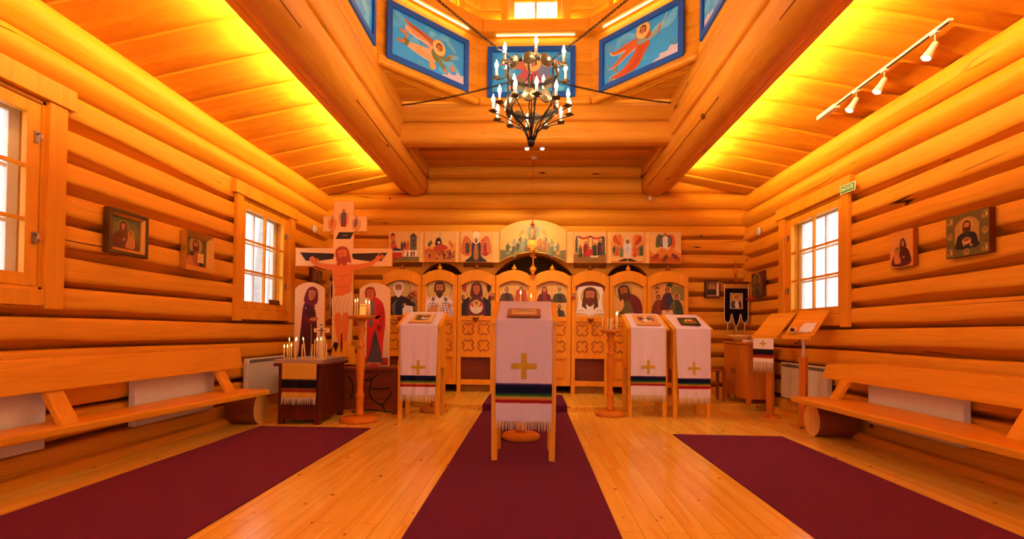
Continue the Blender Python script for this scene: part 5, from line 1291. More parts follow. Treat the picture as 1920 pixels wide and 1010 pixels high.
# ================================================================ ICON DESKS
def desk(label, cx, y0, rz, w_, dep, hf, hb, legz=.6, z0=0):
    root = thing('icon_desk', label, 'lectern', (cx, y0+dep/2, 0), rz); hw, hd_ = w_/2, dep/2
    for sx in (-1, 1):
        for sy in (-1, 1):
            m = MB(); x, y = sx*(hw-.045), sy*(hd_-.035); m.hexa([(x-.024, y-.024, z0), (x+.024, y-.024, z0), (x-.024, y+.024, z0), (x+.024, y+.024, z0), (x-.03, y-.03, .7), (x+.03, y-.03, .7), (x-.03, y+.03, .7), (x+.03, y+.03, .7)])
            m.build('leg', 'pine_Z', root, .004)
    zt = lambda y: hf+(hb-hf)*(y+hd_)/dep
    for sx in (-1, 1):
        m = MB(); xa, xb = sx*(hw-.02), sx*(hw-.045); m.prism([(-hd_+.015, legz), (hd_-.015, legz), (hd_-.015, zt(hd_)-.03), (-hd_+.015, zt(-hd_)-.03)], min(xa, xb), max(xa, xb), 'x'); m.build('side_panel', 'pine_Z', root, .003)
    m = MB(); m.box(-hw+.03, hw-.03, -hd_+.012, -hd_+.03, legz, hf-.03); m.build('front_panel', 'pine_Z', root, .003)
    m = MB(); m.box(-hw+.03, hw-.03, hd_-.03, hd_-.012, legz, hb-.035); m.build('back_panel', 'pine_Z', root, .003)
    m = MB(); q = []
    for dz in (-.03, 0):
        for y in (-hd_-.012, hd_+.012):
            for x in (-hw, hw): q.append((x, y, zt(y)+dz))
    m.hexa(q); m.build('desk_top', 'pine_X', root, .005)
    return root
def on_slope(cx, y0, rz, w_, dep, hf, hb, u, t, dz):
    """world place on the sloping top: u across, t (0 front..1 back)"""
    x, y = u, -dep/2+dep*t; c, s = math.cos(rz), math.sin(rz)
    return (cx+x*c-y*s, y0+dep/2+x*s+y*c, hf+(hb-hf)*t+dz)
def desk_icon(label, D, u, t, w_, h_, paint, frame=None, rz=0, matd='carved_wood'):
    cx, y0, rzd, wd, dep, hf, hb = D; th = math.atan2(hb-hf, dep)
    p = on_slope(*D, u, t, .017)
    root = thing('desk_icon', label, 'icon', p, rot=(-(PI/2-th), 0, rzd+rz))
    board('icon_board', root, box_outline(w_, h_), -.016, .0, matd, .002)
    A = Art(); fw = frame[0] if frame else 0
    if frame: A.rect(-w_/2+.002, w_/2-.002, .002, h_-.002, frame[1])
    A.rect(-w_/2+fw, w_/2-fw, fw, h_-fw, 'd8a850'); paint(A, w_-2*fw, fw, h_-2*fw); A.build('painting', root, -.0165, clip=box_outline(w_-.002, h_-.002, .001))
def desk_cloth(label, D, w_, zb, cross, rb, seed, base='dccad2', **k):
    cx, y0, rz, wd, dep, hf, hb = D; yf = -dep/2-.02
    path = [(dep/2+.03, hb-.12), (dep/2+.022, hb+.012), (yf+.002, hf+.002), (yf-.004, zb)]
    def cols(z):
        if z > 5: return base
        for z0, z1, c in rainbow(*rb):
            if z0 <= z < z1: return c
        return base
    c = cloth(label, 'cloth', (cx, y0+dep/2, 0), rz, w_, path, cols, .075, .010, cross, seed, 'desk_cloth', **k)
    return c
DC = (-.064, 3.90, 0, .555, .46, 1.145, 1.315)
desk('front icon desk standing alone on the middle carpet', *DC, z0=.0085)
desk_cloth('white fringed cloth with gold cross and rainbow band on the front icon desk', DC, .452, .335, (.775, .205, .044), (.475, .64), 1, base='d0bece')
def p_lying(A, w, y, h):
    A.rect(-w/2, w/2, y, y+h, 'd8a448'); A.blob([(-w*.42, y+h*.7), (-w*.2, y+h*.85), (w*.1, y+h*.78), (w*.42, y+h*.6), (w*.44, y+h*.45), (w*.1, y+h*.5), (-w*.2, y+h*.4)], '8a8a70'); A.blob([(-w*.3, y+h*.4), (0, y+h*.62), (w*.4, y+h*.4), (w*.3, y+h*.2), (-w*.1, y+h*.12)], 'e8c888'); A.line([(-w*.3, y+h*.5), (0, y+h*.66), (w*.42, y+h*.5)], .012, '4a3418'); A.line([(-w*.2, y+h*.25), (w*.1, y+h*.3), (w*.3, y+h*.25)], .008, '6a4a24'); A.ell(-w*.28, y+h*.62, .03, .03, 'c8862c'); A.ell(-w*.28, y+h*.62, .016, .018, SKIN)
desk_icon('wood framed icon of a reclining figure on the front icon desk', DC, -.005, .02, .27, .19, p_lying, (.032, 'a0642c'))
DL = (-1.333, 5.655, 0, .535, .40, 1.115, 1.275)
desk('icon desk beside the low dark table with the crucifix', *DL)
desk_cloth('white fringed cloth with gold cross on the icon desk next to the crucifix table', DL, .445, .295, (.62, .17, .032), (.39, .53), 2, taper=.07)
def p_dorm(A, w, y, h):
    A.rect(-w/2, w/2, y, y+h, 'd0b070'); A.blob([(-w*.35, y+h*.25), (-w*.1, y+h*.5), (w*.35, y+h*.3), (w*.3, y+h*.12), (-w*.3, y+h*.1)], '3c3430'); A.blob([(-w*.1, y+h*.35), (w*.1, y+h*.5), (w*.36, y+h*.3), (w*.2, y+h*.2)], 'e8dcc8'); A.blob([(-w*.4, y+h*.6), (-w*.1, y+h*.9), (w*.2, y+h*.7), (w*.4, y+h*.85), (w*.4, y+h*.55), (-w*.4, y+h*.5)], '8a7a50'); crowd(A, [-w*.3, -w*.15, w*.15, w*.3], y+h*.45, h*.4, random.Random(2), PAL)
desk_icon('pale bordered icon of a dark draped bed on the crucifix-side desk', DL, 0, .06, .27, .30, p_dorm, (.035, 'e0cc94'), matd='screen_pine')
DA = (1.452, 6.135, 0, .52, .42, 1.12, 1.30)
desk('icon desk beside the small turned candle stand, red icon on top', *DA)
desk_cloth('white fringed cloth with gold cross on the desk with the red icon', DA, .43, .275, (.63, .17, .032), (.39, .52), 3, taper=-.02)
def p_red(A, w, y, h):
    A.rect(-w/2, w/2, y, y+h, 'd89a50'); rnd = random.Random(9)
    for k in range(14): A.ell(rnd.uniform(-.4, .4)*w, y+h*rnd.uniform(.2, .85), .03, .022, rnd.choice(['c8342c', 'b02820', '8a9aa0', '4a6a70', 'e8dcc8']), rot=rnd.uniform(0, 90))
    A.blob([(-w*.3, y+h*.3), (0, y+h*.55), (w*.3, y+h*.35), (0, y+h*.15)], 'e8d8c8'); crowd(A, [-w*.3, w*.3, w*.1], y+h*.35, h*.5, rnd, ['c02c24', '8a2018', '5a7a80'])
desk_icon('icon crowded with red figures on the desk by the small candle stand', DA, .02, .06, .30, .33, p_red, (.03, 'e0a860'), matd='screen_pine')
DB = (1.99, 6.13, .06, .51, .42, 1.115, 1.29)
desk('icon desk next to the corner cabinet, green icon on top', *DB)
desk_cloth('rippled white fringed cloth with gold cross on the desk by the corner cabinet', DB, .44, .255, (.62, .16, .03), (.37, .50), 4, taper=.1, sway=.015)
def p_green(A, w, y, h):
    A.rect(-w/2, w/2, y, y+h, '3a4a28'); A.blob([(-w*.3, y+h*.2), (-w*.25, y+h*.6), (0, y+h*.8), (w*.3, y+h*.6), (w*.35, y+h*.2)], '8a8438'); A.ell(-w*.1, y+h*.55, .03, .04, 'c8a050'); A.blob([(-w*.2, y+h*.15), (-w*.1, y+h*.5), (w*.05, y+h*.15)], '6a4424'); A.ell(w*.15, y+h*.4, .025, .03, 'b83c24'); A.ell(w*.1, y+h*.6, .03, .025, 'd8b868'); A.line([(w*.2, y+h*.2), (w*.3, y+h*.7)], .014, '2a2414')
desk_icon('dark green icon on the white cloth of the desk by the corner cabinet', DB, .0, .12, .24, .24, p_green, (.018, '241c14'), rz=-.1, matd='dark_wood')

# ================================================================ TURNED CANDLE STANDS
def candle_stand(label, x, y, z0, H, rb, rt, group=None):
    root = thing('candle_stand', label, 'candle stand', (x, y, z0))
    m = MB(); m.lathe([(rb*.96, 0), (rb, .012), (rb, .035), (rb*.93, .05), (rb*.5, .062), (.05, .066)], 36); m.build('base', 'turned_wood', root)
    m = MB(); h = H-.1
    pr = [(.048, .0), (.048, .03), (.040, .05), (.036, .10), (.040, .18), (.046, .20), (.046, .225), (.036, .24), (.030, .28), (.040, .42), (.052, .55), (.05, .60), (.038, .68), (.034, .70), (.046, .715), (.046, .735), (.032, .75), (.028, .80), (.038, .86), (.05, .90), (.034, .93), (.044, .96), (.055, 1.0)]
    m.lathe([(r_*1.05, .062+t*h) for r_, t in pr], 20); m.build('column', 'turned_wood', root)
    m = MB(); m.lathe([(.05, H-.045), (rt*.8, H-.04), (rt, H-.025), (rt*1.02, H-.005), (rt, H), (rt*.93, H), (rt*.9, H-.012), (.001, H-.012)], 32, cap=False); m.build('tray', 'turned_wood', root)
    m = MB(); m.lathe([(rt*.9, H-.011), (rt*.92, H+.004), (rt*.88, H-.008), (.001, H-.008)], 28, cap=False); m.build('tray_liner', 'silver', root)
    return root
def stand_candles(x, y, z, lst, where):
    for i, (dx, dy, h, lit, r_) in enumerate(lst):
        candle(x+dx, y+dy, z-.008, h, r_, lit, '%s %s candle on %s, counted from the bench-with-gilt-icons side' % (ordn[i], 'lit' if lit else 'unlit', where), 'candles on ' + where)
LX, LY, LH = -1.975, 5.50, 1.215
candle_stand('tall turned wooden candle stand between the candle box and the crucifix-side desk', LX, LY, 0, LH, .21, .155)
stand_candles(LX, LY, LH, [(-.105, -.01, .155, 0, .008), (-.085, .03, .16, 1, .008), (-.036, -.03, .165, 1, .009), (.046, .02, .15, 1, .008), (.10, -.02, .14, 1, .014)], 'the tall candle stand')
root = thing('candle_jar', 'fat amber candle jar in the middle of the tall candle stand tray', 'candle', (LX+.012, LY+.03, LH-.008))
m = MB(); m.lathe([(.036, 0), (.038, .01), (.038, .14), (.036, .142)], 20); m.build('jar', 'amber_glass', root)
m = MB(); m.lathe([(.038, .12), (.0395, .121), (.0395, .128), (.038, .129)], 20, cap=False); m.build('rim', 'brass', root)
RXX, RYS, RH = 1.0, 6.22, 1.09
candle_stand('small turned wooden candle stand next to the desk with the red icon', RXX, RYS, 0, RH, .19, .135)
stand_candles(RXX, RYS, RH, [(-.105, 0, .17, 0, .007), (-.03, .03, .16, 0, .008), (-.005, -.02, .15, 0, .008), (.022, .03, .165, 0, .008), (.07, -.01, .19, 1, .009), (.09, .03, .20, 1, .008)], 'the small candle stand')
candle_stand('turned candle stand hidden behind the front icon desk, only its round base showing', -.10, 4.74, .0085, 1.18, .185, .13)
stand_candles(-.10, 4.74, 1.18, [(-.018, 0, .24, 1, .009), (.085, 0, .21, 1, .014)], 'the stand behind the front icon desk')
candle_stand('turned candle stand hidden behind the crucifix-side desk, only its round base showing', -1.27, 6.28, 0, .98, .185, .13)
# ================================================================ LECTERN-SIDE CORNER
root = thing('corner_cabinet', 'low two-door wooden cabinet standing in the corner behind the lecterns', 'cabinet', (0, 0, 0))
kx0, kx1, ky0, ky1 = 2.93, 3.30, 6.74, 7.52
m = MB(); m.box(kx0+.02, kx1, ky0+.01, ky1-.01, .16, .915); m.build('carcass', 'cabinet_wood', root, .003)
m = MB(); m.box(kx0-.015, kx1, ky0-.02, ky1+.01, .915, .945); m.build('cabinet_top', 'cabinet_wood', root, .004)
for ya, yb, kn in ((ky0+.01, (ky0+ky1)/2-.002, 1), ((ky0+ky1)/2+.002, ky1-.01, 0)):
    m = MB(); m.box(kx0, kx0+.02, ya, yb, .165, .91); d = m.build('door', 'cabinet_wood', root, .003)
    yk = yb-.04 if kn else ya+.04
    m = MB(); m.tube([(kx0, yk, .56), (kx0-.025, yk, .56), (kx0-.025, yk, .5), (kx0, yk, .5)], .006, 6); m.build('handle', 'bronze', d)
for x in (kx0+.045, kx1-.03):
    for y in (ky0+.04, ky1-.04): m = MB(); m.box(x-.025, x+.025, y-.03, y+.03, .08, .16); m.build('leg', 'cabinet_wood', root)
c = at_y(1381, 628, 7.25); root = thing('wooden_bowl', 'pale wooden bowl on top of the corner cabinet', 'bowl', (3.07, 7.25, .945))
m = MB(); m.lathe([(.001, 0), (.08, 0), (.12, .03), (.16, .075), (.175, .10), (.165, .10), (.15, .075), (.11, .035), (.001, .02)], 28, cap=False); m.build('bowl', 'pale_pine', root)
root = thing('book', 'small pale book lying on the corner cabinet beside the bowl', 'book', (3.05, 6.88, .945), .3)
m = MB(); m.box(-.09, .09, -.06, .06, .004, .026); m.build('pages', 'paper', root); m = MB(); m.box(-.095, .095, -.064, .064, 0, .004); m.box(-.095, .095, -.064, .064, .026, .03); m.build('cover', 'white_rope', root, .001)
root = thing('wooden_stool', 'small wooden stool between the corner cabinet and the last icon desk', 'stool', (2.63, 7.2, .08))
m = MB(); m.box(-.16, .16, -.15, .15, .43, .455); m.build('seat', 'red_brown_wood', root, .004)
for sx in (-1, 1):
    for sy in (-1, 1): m = MB(); m.box(sx*.13-.018, sx*.13+.018, sy*.12-.018, sy*.12+.018, 0, .43); m.build('leg', 'red_brown_wood', root, .003)
def post_lectern(label, x, y, yb, z0=0):
    rz = R(-60); root = thing('post_lectern', label, 'lectern', (x, y, 0), rz)
    m = MB(); q = []
    for dz in (-.022, 0):
        for yy, zz in ((-.12, 1.03), (yb, 1.335)):
            for xx in (-.17, .17): q.append((xx, yy, zz+dz))
    m.hexa(q); m.build('board', 'pine_X', root, .003)
    m = MB(); m.box(-.17, .17, -.138, -.118, 1.0, 1.045); m.build('book_ledge', 'pine_X', root, .003)
    m = MB(); m.box(-.037, .037, -.03, .03, 0, .80); m.build('post', 'cabinet_wood', root, .004)
    m = MB(); m.tube([(0, 0, .8), (0, 0, 1.1)], .015, 10); m.build('upper_rod', 'white_plastic', root)
    m = MB(); m.box(-.12, .12, -.035, .035, 0, .025); m.box(-.035, .035, -.12, .12, 0, .025); m.build('foot', 'cabinet_wood', root, .003)
    return root, rz
l1, rz1 = post_lectern('bare slanted post lectern with a small cross-embroidered cloth, in front of the corner cabinet', 3.05, 6.33, .26)
l2, rz2 = post_lectern('slanted post lectern with loose papers under the window with six panes', 3.075, 5.62, .21)
c_ = math.cos(rz1); s_ = math.sin(rz1)
cloth('short fringed cloth with small gold cross hanging on the bare post lectern', 'cloth', (3.05, 6.33, 0), rz1, .28, [(-.125, .99), (-.142, 1.0), (-.142, .70)], stripes('f0e4dc', [(.80, .86, '16121c'), (.76, .80, '8a2424'), (.745, .76, 'c89048'), (.86, .87, '3a3048')]), .13, .006, (.935, .09, .018), 7)
def lect_pt(x, y, rz, u, v, dz): z = 1.03+(v+.12)/(.21+.12)*.305; return (x+u*math.cos(rz)-v*math.sin(rz), y+u*math.sin(rz)+v*math.cos(rz), z+dz)
th = math.atan2(.305, .33)
root = thing('paper_sheet', 'loose white paper sheet on the lectern under the window', 'paper', lect_pt(3.075, 5.62, rz2, .06, -.06, .003), rot=(th, 0, rz2+.0))
m = MB(); q = [(-.075+.15*i/6, -.02+.16*j/6, .002+.012*math.sin(i*.9+j*.5)**2) for j in range(7) for i in range(7)]
m.add(q, [(j*7+i, j*7+i+1, j*7+i+8, j*7+i+7) for j in range(6) for i in range(6)], True); o = m.build('sheet', 'paper', root); sd = o.modifiers.new('t', 'SOLIDIFY'); sd.thickness = .001
root = thing('rolled_paper', 'rolled brownish paper lying on the lectern under the window', 'paper', lect_pt(3.075, 5.62, rz2, -.07, -.085, .046), rot=(0, 0, rz2+.5))
m = MB(); m.M = Matrix.Rotation(R(90), 4, 'X'); m.lathe([(.034, -.07), (.034, .07), (.026, .07), (.026, -.07), (.034, -.07)], 18, cap=False); m.build('roll', 'paper', root)
m = MB(); m.M = Matrix.Rotation(R(90), 4, 'X'); m.lathe([(.0255, -.068), (.0255, .068), (.018, .068), (.018, -.068), (.0255, -.068)], 18, cap=False); m.build('inner_roll', 'carved_wood', root)
# icons and banners of both corners
root = thing('framed_icon', 'small silver-sided icon in a dark frame on the log wall beside the icon screen', 'icon', (2.87, 7.872, 1.63))
m = MB(); frame_rect(m, .235, .275, .02, -.045, .012); m.build('frame', 'dark_wood', root, .002); m = MB(); m.M = Matrix.Translation((0, 0, .02)); frame_rect(m, .195, .235, .03, -.04, .012, .03); m.build('liner', 'silver', root)
A = Art(); A.rect(-.07, .07, .048, .228, '6a5424'); bust(A, 0, .05, .15, '4a3418', '2a2014', hair='3a2410', halo='c8a040'); A.build('painting', root, .0)
for side in (1, -1):
    wl_ = 'dark relief icon on the side wall by the corner banner on the %s side' % ('lectern' if side > 0 else 'crucifix')
    root = wall_icon('relief_icon', wl_, side, 7.33, 1.60, .36, .38, tilt=-3*side)
    board('icon_board', root, box_outline(.36, .38), -.035, .012, 'dark_wood')
    A = Art(); A.rect(-.165, .165, .015, .365, '4a3018' if side > 0 else '6a4020'); A.ell(0, .27, .06, .07, '8a6a38'); bust(A, 0, .02, .31, '3a2814', '5a4424', hair='2a180c', halo='8a7040', skin='8a6438'); A.line([(-.12, .05), (-.13, .2), (-.11, .33)], .012, '9a8458'); A.line([(.12, .05), (.13, .2), (.1, .33)], .012, '9a8458'); A.line([(-.1, .1), (0, .16), (.1, .08)], .01, '9a8458'); A.build('relief', root, -.036)
def banner(side):
    where = 'lectern-side' if side > 0 else 'crucifix-side'
    X = 3.15*side if side > 0 else -3.06; Y = 7.62
    root = thing('church_banner', 'black velvet banner with a framed icon and white cord edge in the %s corner' % where, 'banner', (X, Y, .08))
    m = MB(); m.tube([(0, .03, 0), (0, .03, 1.93)], .014, 8); m.build('pole', 'red_brown_wood', root)
    m = MB(); onion(m, (0, .03, 1.92), .11, .035); m.box(-.008, .008, .024, .036, 2.02, 2.12); m.box(-.03, .03, .024, .036, 2.07, 2.085); m.build('pole_cross', 'gilt', root)
    m = MB(); m.box(-.20, .20, .0, .022, 1.755, 1.785); m.build('cross_bar', 'dark_wood', root, .004)
    hw = .18; ol = [(-hw, 1.75), (-hw, 1.22)]
    lob = [(-hw, 1.22), (-.165, 1.17), (-.13, 1.15), (-.09, 1.18), (-.075, 1.27), (-.06, 1.27), (-.035, 1.15), (0, 1.09), (.035, 1.15), (.06, 1.27), (.075, 1.27), (.09, 1.18), (.13, 1.15), (.165, 1.17), (hw, 1.22)]
    out_ = [(-hw, 1.75)] + lob + [(hw, 1.75)]
    m = MB(); m.prism(out_, -.004, .002, 'y'); m.build('cloth', 'black_velvet', root)
    m = MB(); m.tube([(x, -.006, z) for x, z in [(-hw, 1.75)] + smoothpts(lob, 3, False) + [(hw, 1.75)]], .006, 5); m.build('cord', 'white_rope', root)
    m = MB(); m.box(-hw+.005, hw-.005, -.008, -.004, 1.68, 1.745); m.build('top_band', 'gilt', root)
    for k in range(3): m = MB(); x = (-.13, 0, .13)[k]; z = (1.15, 1.09, 1.15)[k]; m.tube([(x, -.003, z), (x, -.003, z-.05), (x, -.003, z-.12)], [.004, .006, .009], 6); m.build('tassel', 'white_rope', root)
    m = MB(); m.M = Matrix.Translation((0, 0, 1.36)); frame_rect(m, .19, .25, .014, -.02, -.004); m.build('icon_frame', 'silver', root, .002)
    A = Art(); A.rect(-.085, .085, .01, .24, 'b0905c'); bust(A, 0, .012, .2, 'd8d0c0', '4a3a2c', hair='4a2c18', halo='d8b050'); A.rect(.0, .03, .02, .12, 'e8e4dc'); A.build('icon_painting', root, -.01, loc=(0, 0, 1.36))
banner(1); banner(-1)
root = thing('hanging_lamp', 'small reddish lamp hanging in front of the lectern-side corner banner', 'lamp', (3.17, 7.15, 1.56))
m = MB(); m.lathe([(.005, -.045), (.02, -.035), (.03, -.02), (.065, -.005), (.07, .01), (.045, .02), (.04, .035), (.02, .045)], 16); m.build('bowl', 'red_glass', root)
m = MB(); [m.tube([(.05*math.cos(a), .05*math.sin(a), .01), (.0, .0, .26)], .002, 4) for a in (0, 2.1, 4.2)]; m.tube([(0, 0, .26), (.08, -.04, .38), (.255, -.1, .46)], .002, 4); m.build('chain', 'brass', root)
root = thing('paper_note', 'small white paper note standing on the ledge of the elder panel', 'note', (float(at_y(764, 577, 7.62)[0]), 7.61, float(at_y(764, 590, 7.62)[2])))
m = MB(); m.box(-.075, .075, 0, .002, 0, .11); m.build('card', 'paper', root)
A = Art(); [A.line([(-.06, .09-.018*k), (.055-.01*(k % 2), .088-.018*k)], .004, '6a6a74') for k in range(5)]; A.build('print', root, -.0003)
# ================================================================ SIGNS AND SMALL FITTINGS
def text_mesh(txt, name, mat, parent, size, loc, ext=.001, fit=None):
    cu = bpy.data.curves.new(name, 'FONT'); cu.body = txt; cu.size = size; cu.align_x = 'CENTER'; cu.align_y = 'CENTER'; cu.extrude = ext
    t = bpy.data.objects.new('tmp', cu); COL.objects.link(t); bpy.context.view_layer.update()
    me = bpy.data.meshes.new_from_object(t.evaluated_get(bpy.context.evaluated_depsgraph_get())); bpy.data.objects.remove(t); bpy.data.curves.remove(cu)
    me.materials.clear(); me.materials.append(MATS[mat])
    xs = [v.co.x for v in me.vertices]; k = (fit/(max(xs)-min(xs))) if fit else 1
    for v in me.vertices: v.co.x *= k
    o = link(name, me, parent, 0, loc, (R(90), 0, 0)); return o
root = thing('exit_sign', 'green and white HÄTÄTIE emergency sign on the lectern-side window casing', 'sign', (3.334, 5.266, 2.572), rot=(0, R(2), R(-90)))
m = MB(); m.box(-.122, .122, 0, .004, 0, .092); m.build('plate', 'sign_white', root); m = MB(); m.box(-.112, .112, -.002, 0, .010, .082); m.build('green_field', 'sign_green', root)
text_mesh('HÄTÄTIE', 'lettering', 'sign_white', root, .062, (0, -.003, .044), .001, .195)
root = thing('window_sign', 'small dark and gold HÄTÄTIE sign at the foot of the crucifix-side window', 'sign', (-3.392, 6.22, 1.362), rot=(R(-8), 0, R(90)))
m = MB(); m.box(-.13, .13, 0, .005, 0, .07); m.build('plate', 'gilt', root); m = MB(); m.box(-.12, .12, -.002, 0, .008, .062); m.build('dark_field', 'dark_wood', root)
text_mesh('HÄTÄTIE', 'lettering', 'gilt', root, .045, (0, -.003, .034), .001, .19)
for side, yy, zz in ((1, 7.375, 2.595), (-1, 7.296, 2.60)):
    root = thing('smoke_detector', 'round white detector on the upper wall logs in the %s corner' % ('lectern-side' if side > 0 else 'crucifix-side'), 'detector', (side*3.385, yy, zz), rot=(0, R(-90*side), 0))
    m = MB(); m.lathe([(.06, 0), (.06, .02), (.052, .035), (.02, .042), (.001, .042)], 20); m.build('body', 'white_plastic', root); m = MB(); m.lathe([(.035, .0385), (.04, .042), (.043, .037)], 20, cap=False); m.build('sensor_ring', 'latch_metal', root)
root = thing('smoke_detector', 'round white detector on the flat ceiling above the arched icon', 'detector', (.0, 7.36, 3.735), rot=(R(180), 0, 0))
m = MB(); m.lathe([(.05, 0), (.05, .02), (.042, .035), (.015, .042), (.001, .042)], 20); m.build('body', 'white_plastic', root)
for sx, px, py in ((1, 1219, 372),):
    c = at_y(px, py, 7.7); root = thing('spot_eye', 'small white sensor under the end of the beam above the bare log wall', 'sensor', tuple(c)); m = MB(); m.ball((0, 0, 0), .03, 12); m.build('ball', 'white_plastic', root); m = MB(); m.tube([(0, 0, .0), (0, .02, .05)], .012, 8); m.build('stem', 'white_plastic', root)
# ================================================================ SPOTLIGHT TRACKS
TX, TZ_ = 2.985, 3.322
root = thing('track_light', 'white ceiling track with three small spotlights over the bench', 'track light', (TX, 4.37, TZ_))
m = MB(); m.box(-.018, .018, -.8, .55, 0, .02); m.build('track', 'white_plastic', root, .002)
m = MB(); m.box(-.006, .006, -.78, .5, -.001, .004); m.build('slot', 'black', root)
m = MB(); m.box(-.03, .03, .5, .80, -.022, .02); m.build('driver_box', 'white_plastic', root, .005)
for i, (yy, ln) in enumerate(((-.66, .085), (-.14, .08), (.22, .075))):
    h = empty('spotlight', (0, yy, 0), parent=root)
    m = MB(); m.box(-.016, .016, -.03, .03, -.014, 0); m.build('adapter', 'white_plastic', h, .002)
    m = MB(); m.tube([(0, 0, -.01), (0, 0, -ln)], .004, 6); m.build('rod', 'white_plastic', h)
    m = MB(); m.M = Matrix.Translation((0, 0, -ln)) @ Matrix.Rotation(R(28), 4, 'Y') @ Matrix.Rotation(R(10), 4, 'X'); m.lathe([(.012, .015), (.022, .005), (.024, -.05), (.034, -.10), (.036, -.112), (.030, -.108)], 16); m.build('head', 'white_plastic', h)
    m = MB(); m.M = Matrix.Translation((0, 0, -ln)) @ Matrix.Rotation(R(28), 4, 'Y') @ Matrix.Rotation(R(10), 4, 'X'); m.lathe([(.001, -.106), (.030, -.107), (.032, -.113), (.02, -.122), (.001, -.124)], 16, cap=False); m.build('lens', 'lamp_glow', h)
root = thing('track_light', 'short ceiling track with two tiny spotlights behind the chandelier', 'track light', (-.01, 6.6, 3.70))
m = MB(); m.box(-.19, .19, -.015, .015, 0, .03); m.build('track', 'white_plastic', root, .002)
for sx in (-.09, .12):
    h = empty('spotlight', (sx, 0, 0), parent=root)
    m = MB(); m.tube([(0, 0, 0), (0, 0, -.09)], .004, 6); m.build('rod', 'white_plastic', h); m = MB(); m.lathe([(.01, -.08), (.02, -.09), (.035, -.13), (.03, -.135)], 14); m.build('head', 'white_plastic', h); m = MB(); m.lathe([(.001, -.134), (.03, -.134), (.022, -.15), (.001, -.152)], 14, cap=False); m.build('lens', 'lamp_glow', h)
for yy in (3.71, 4.23, 4.59): spot_light('track_spot', (TX-.09, yy, 3.10), (1.2, yy+.6, .8), 25, (1, .86, .62), 75)
for sx in (-.1, .11): spot_light('track_spot', (sx, 6.6, 3.52), (sx*9, 7.7, 1.2), 85, (1, .68, .34), 95)
# ================================================================ BLUE PAINTINGS OF THE LANTERN
def sky_cloud(A, w, h, r, side):
    A.rect(-w/2, w/2, 0, h, '34b0ff')
    for k in range(26): A.ell(r.uniform(-.5, .5)*w, r.uniform(0, 1)*h, r.uniform(.04, .12), r.uniform(.02, .06), jit('58c4ff', r, 22), rot=r.uniform(-40, 40), n=12)
    s = side
    if s: A.blob([(s*w*.52, -.02), (s*w*.2, -.02), (s*w*.18, h*.05), (s*w*.26, h*.09), (s*w*.27, h*.16), (s*w*.36, h*.15), (s*w*.4, h*.24), (s*w*.47, h*.2), (s*w*.53, h*.28)], 'dcd4e0')
def angel_pale(A, w, h):
    r = random.Random(1); sky_cloud(A, w, h, r, 1)
    for k, (c, o_) in enumerate((('c8743c', 0), ('e8a070', .05))):
        A.blob([(.1, h*.56-o_), (.06, h*.72-o_), (-.06, h*.80-o_), (-.28, h*.88-o_), (-.33, h*.94-o_*2), (-.32, h*.84-o_*2), (-.16, h*.7-o_), (-.02, h*.62-o_), (.04, h*.5-o_)], c)
    A.line([(-.33, h*.78), (-.2, h*.62), (0, h*.6), (.06, h*.44)], .014, 'f4ece4'); [A.line([(-.3+.05*k, h*.86-.01*k), (-.1+.04*k, h*.72), (.04, h*.6)], .006, '8a4420') for k in range(3)]
    A.blob([(.07, h*.5), (-.02, h*.5), (-.2, h*.46), (-.3, h*.42), (-.31, h*.34), (-.16, h*.26), (.0, h*.22), (.1, h*.3)], 'ecc088'); A.blob([(-.28, h*.46), (-.34, h*.5), (-.36, h*.36), (-.3, h*.34)], '6a7448')
    A.line([(-.2, h*.4), (0, h*.34), (.08, h*.32)], .008, 'c08848'); A.line([(-.2, h*.33), (-.02, h*.28), (.06, h*.26)], .008, 'c08848')
    A.line([(-.33, h*.42), (-.4, h*.38), (-.43, h*.4)], .04, SKIN); A.line([(-.3, h*.5), (-.34, h*.6), (-.4, h*.62)], .035, SKIN)
    A.blob([(.06, h*.56), (.02, h*.44), (.08, h*.28), (.14, h*.32), (.15, h*.5)], '70804c'); A.line([(.09, h*.5), (.15, h*.3), (.22, h*.18)], .06, '7a8a54'); A.line([(.12, h*.46), (.22, h*.42), (.3, h*.52)], .05, '7a8a54')
    hand(A, .21, h*.19, .07, -50, False, 'd89050'); hand(A, .3, h*.52, .06, 50, False, 'd89050'); A.ell(.33, h*.28, .03, .04, 'd89050'); A.blob([(.0, h*.22), (.06, h*.24), (.09, h*.14), (.05, h*.06), (.0, h*.1)], 'e0a850')
    face(A, .13, h*.62, .085, hair='5a3018', halo='f0d078', rim='c89040', turn=1, tilt=-15, skin='d08850')
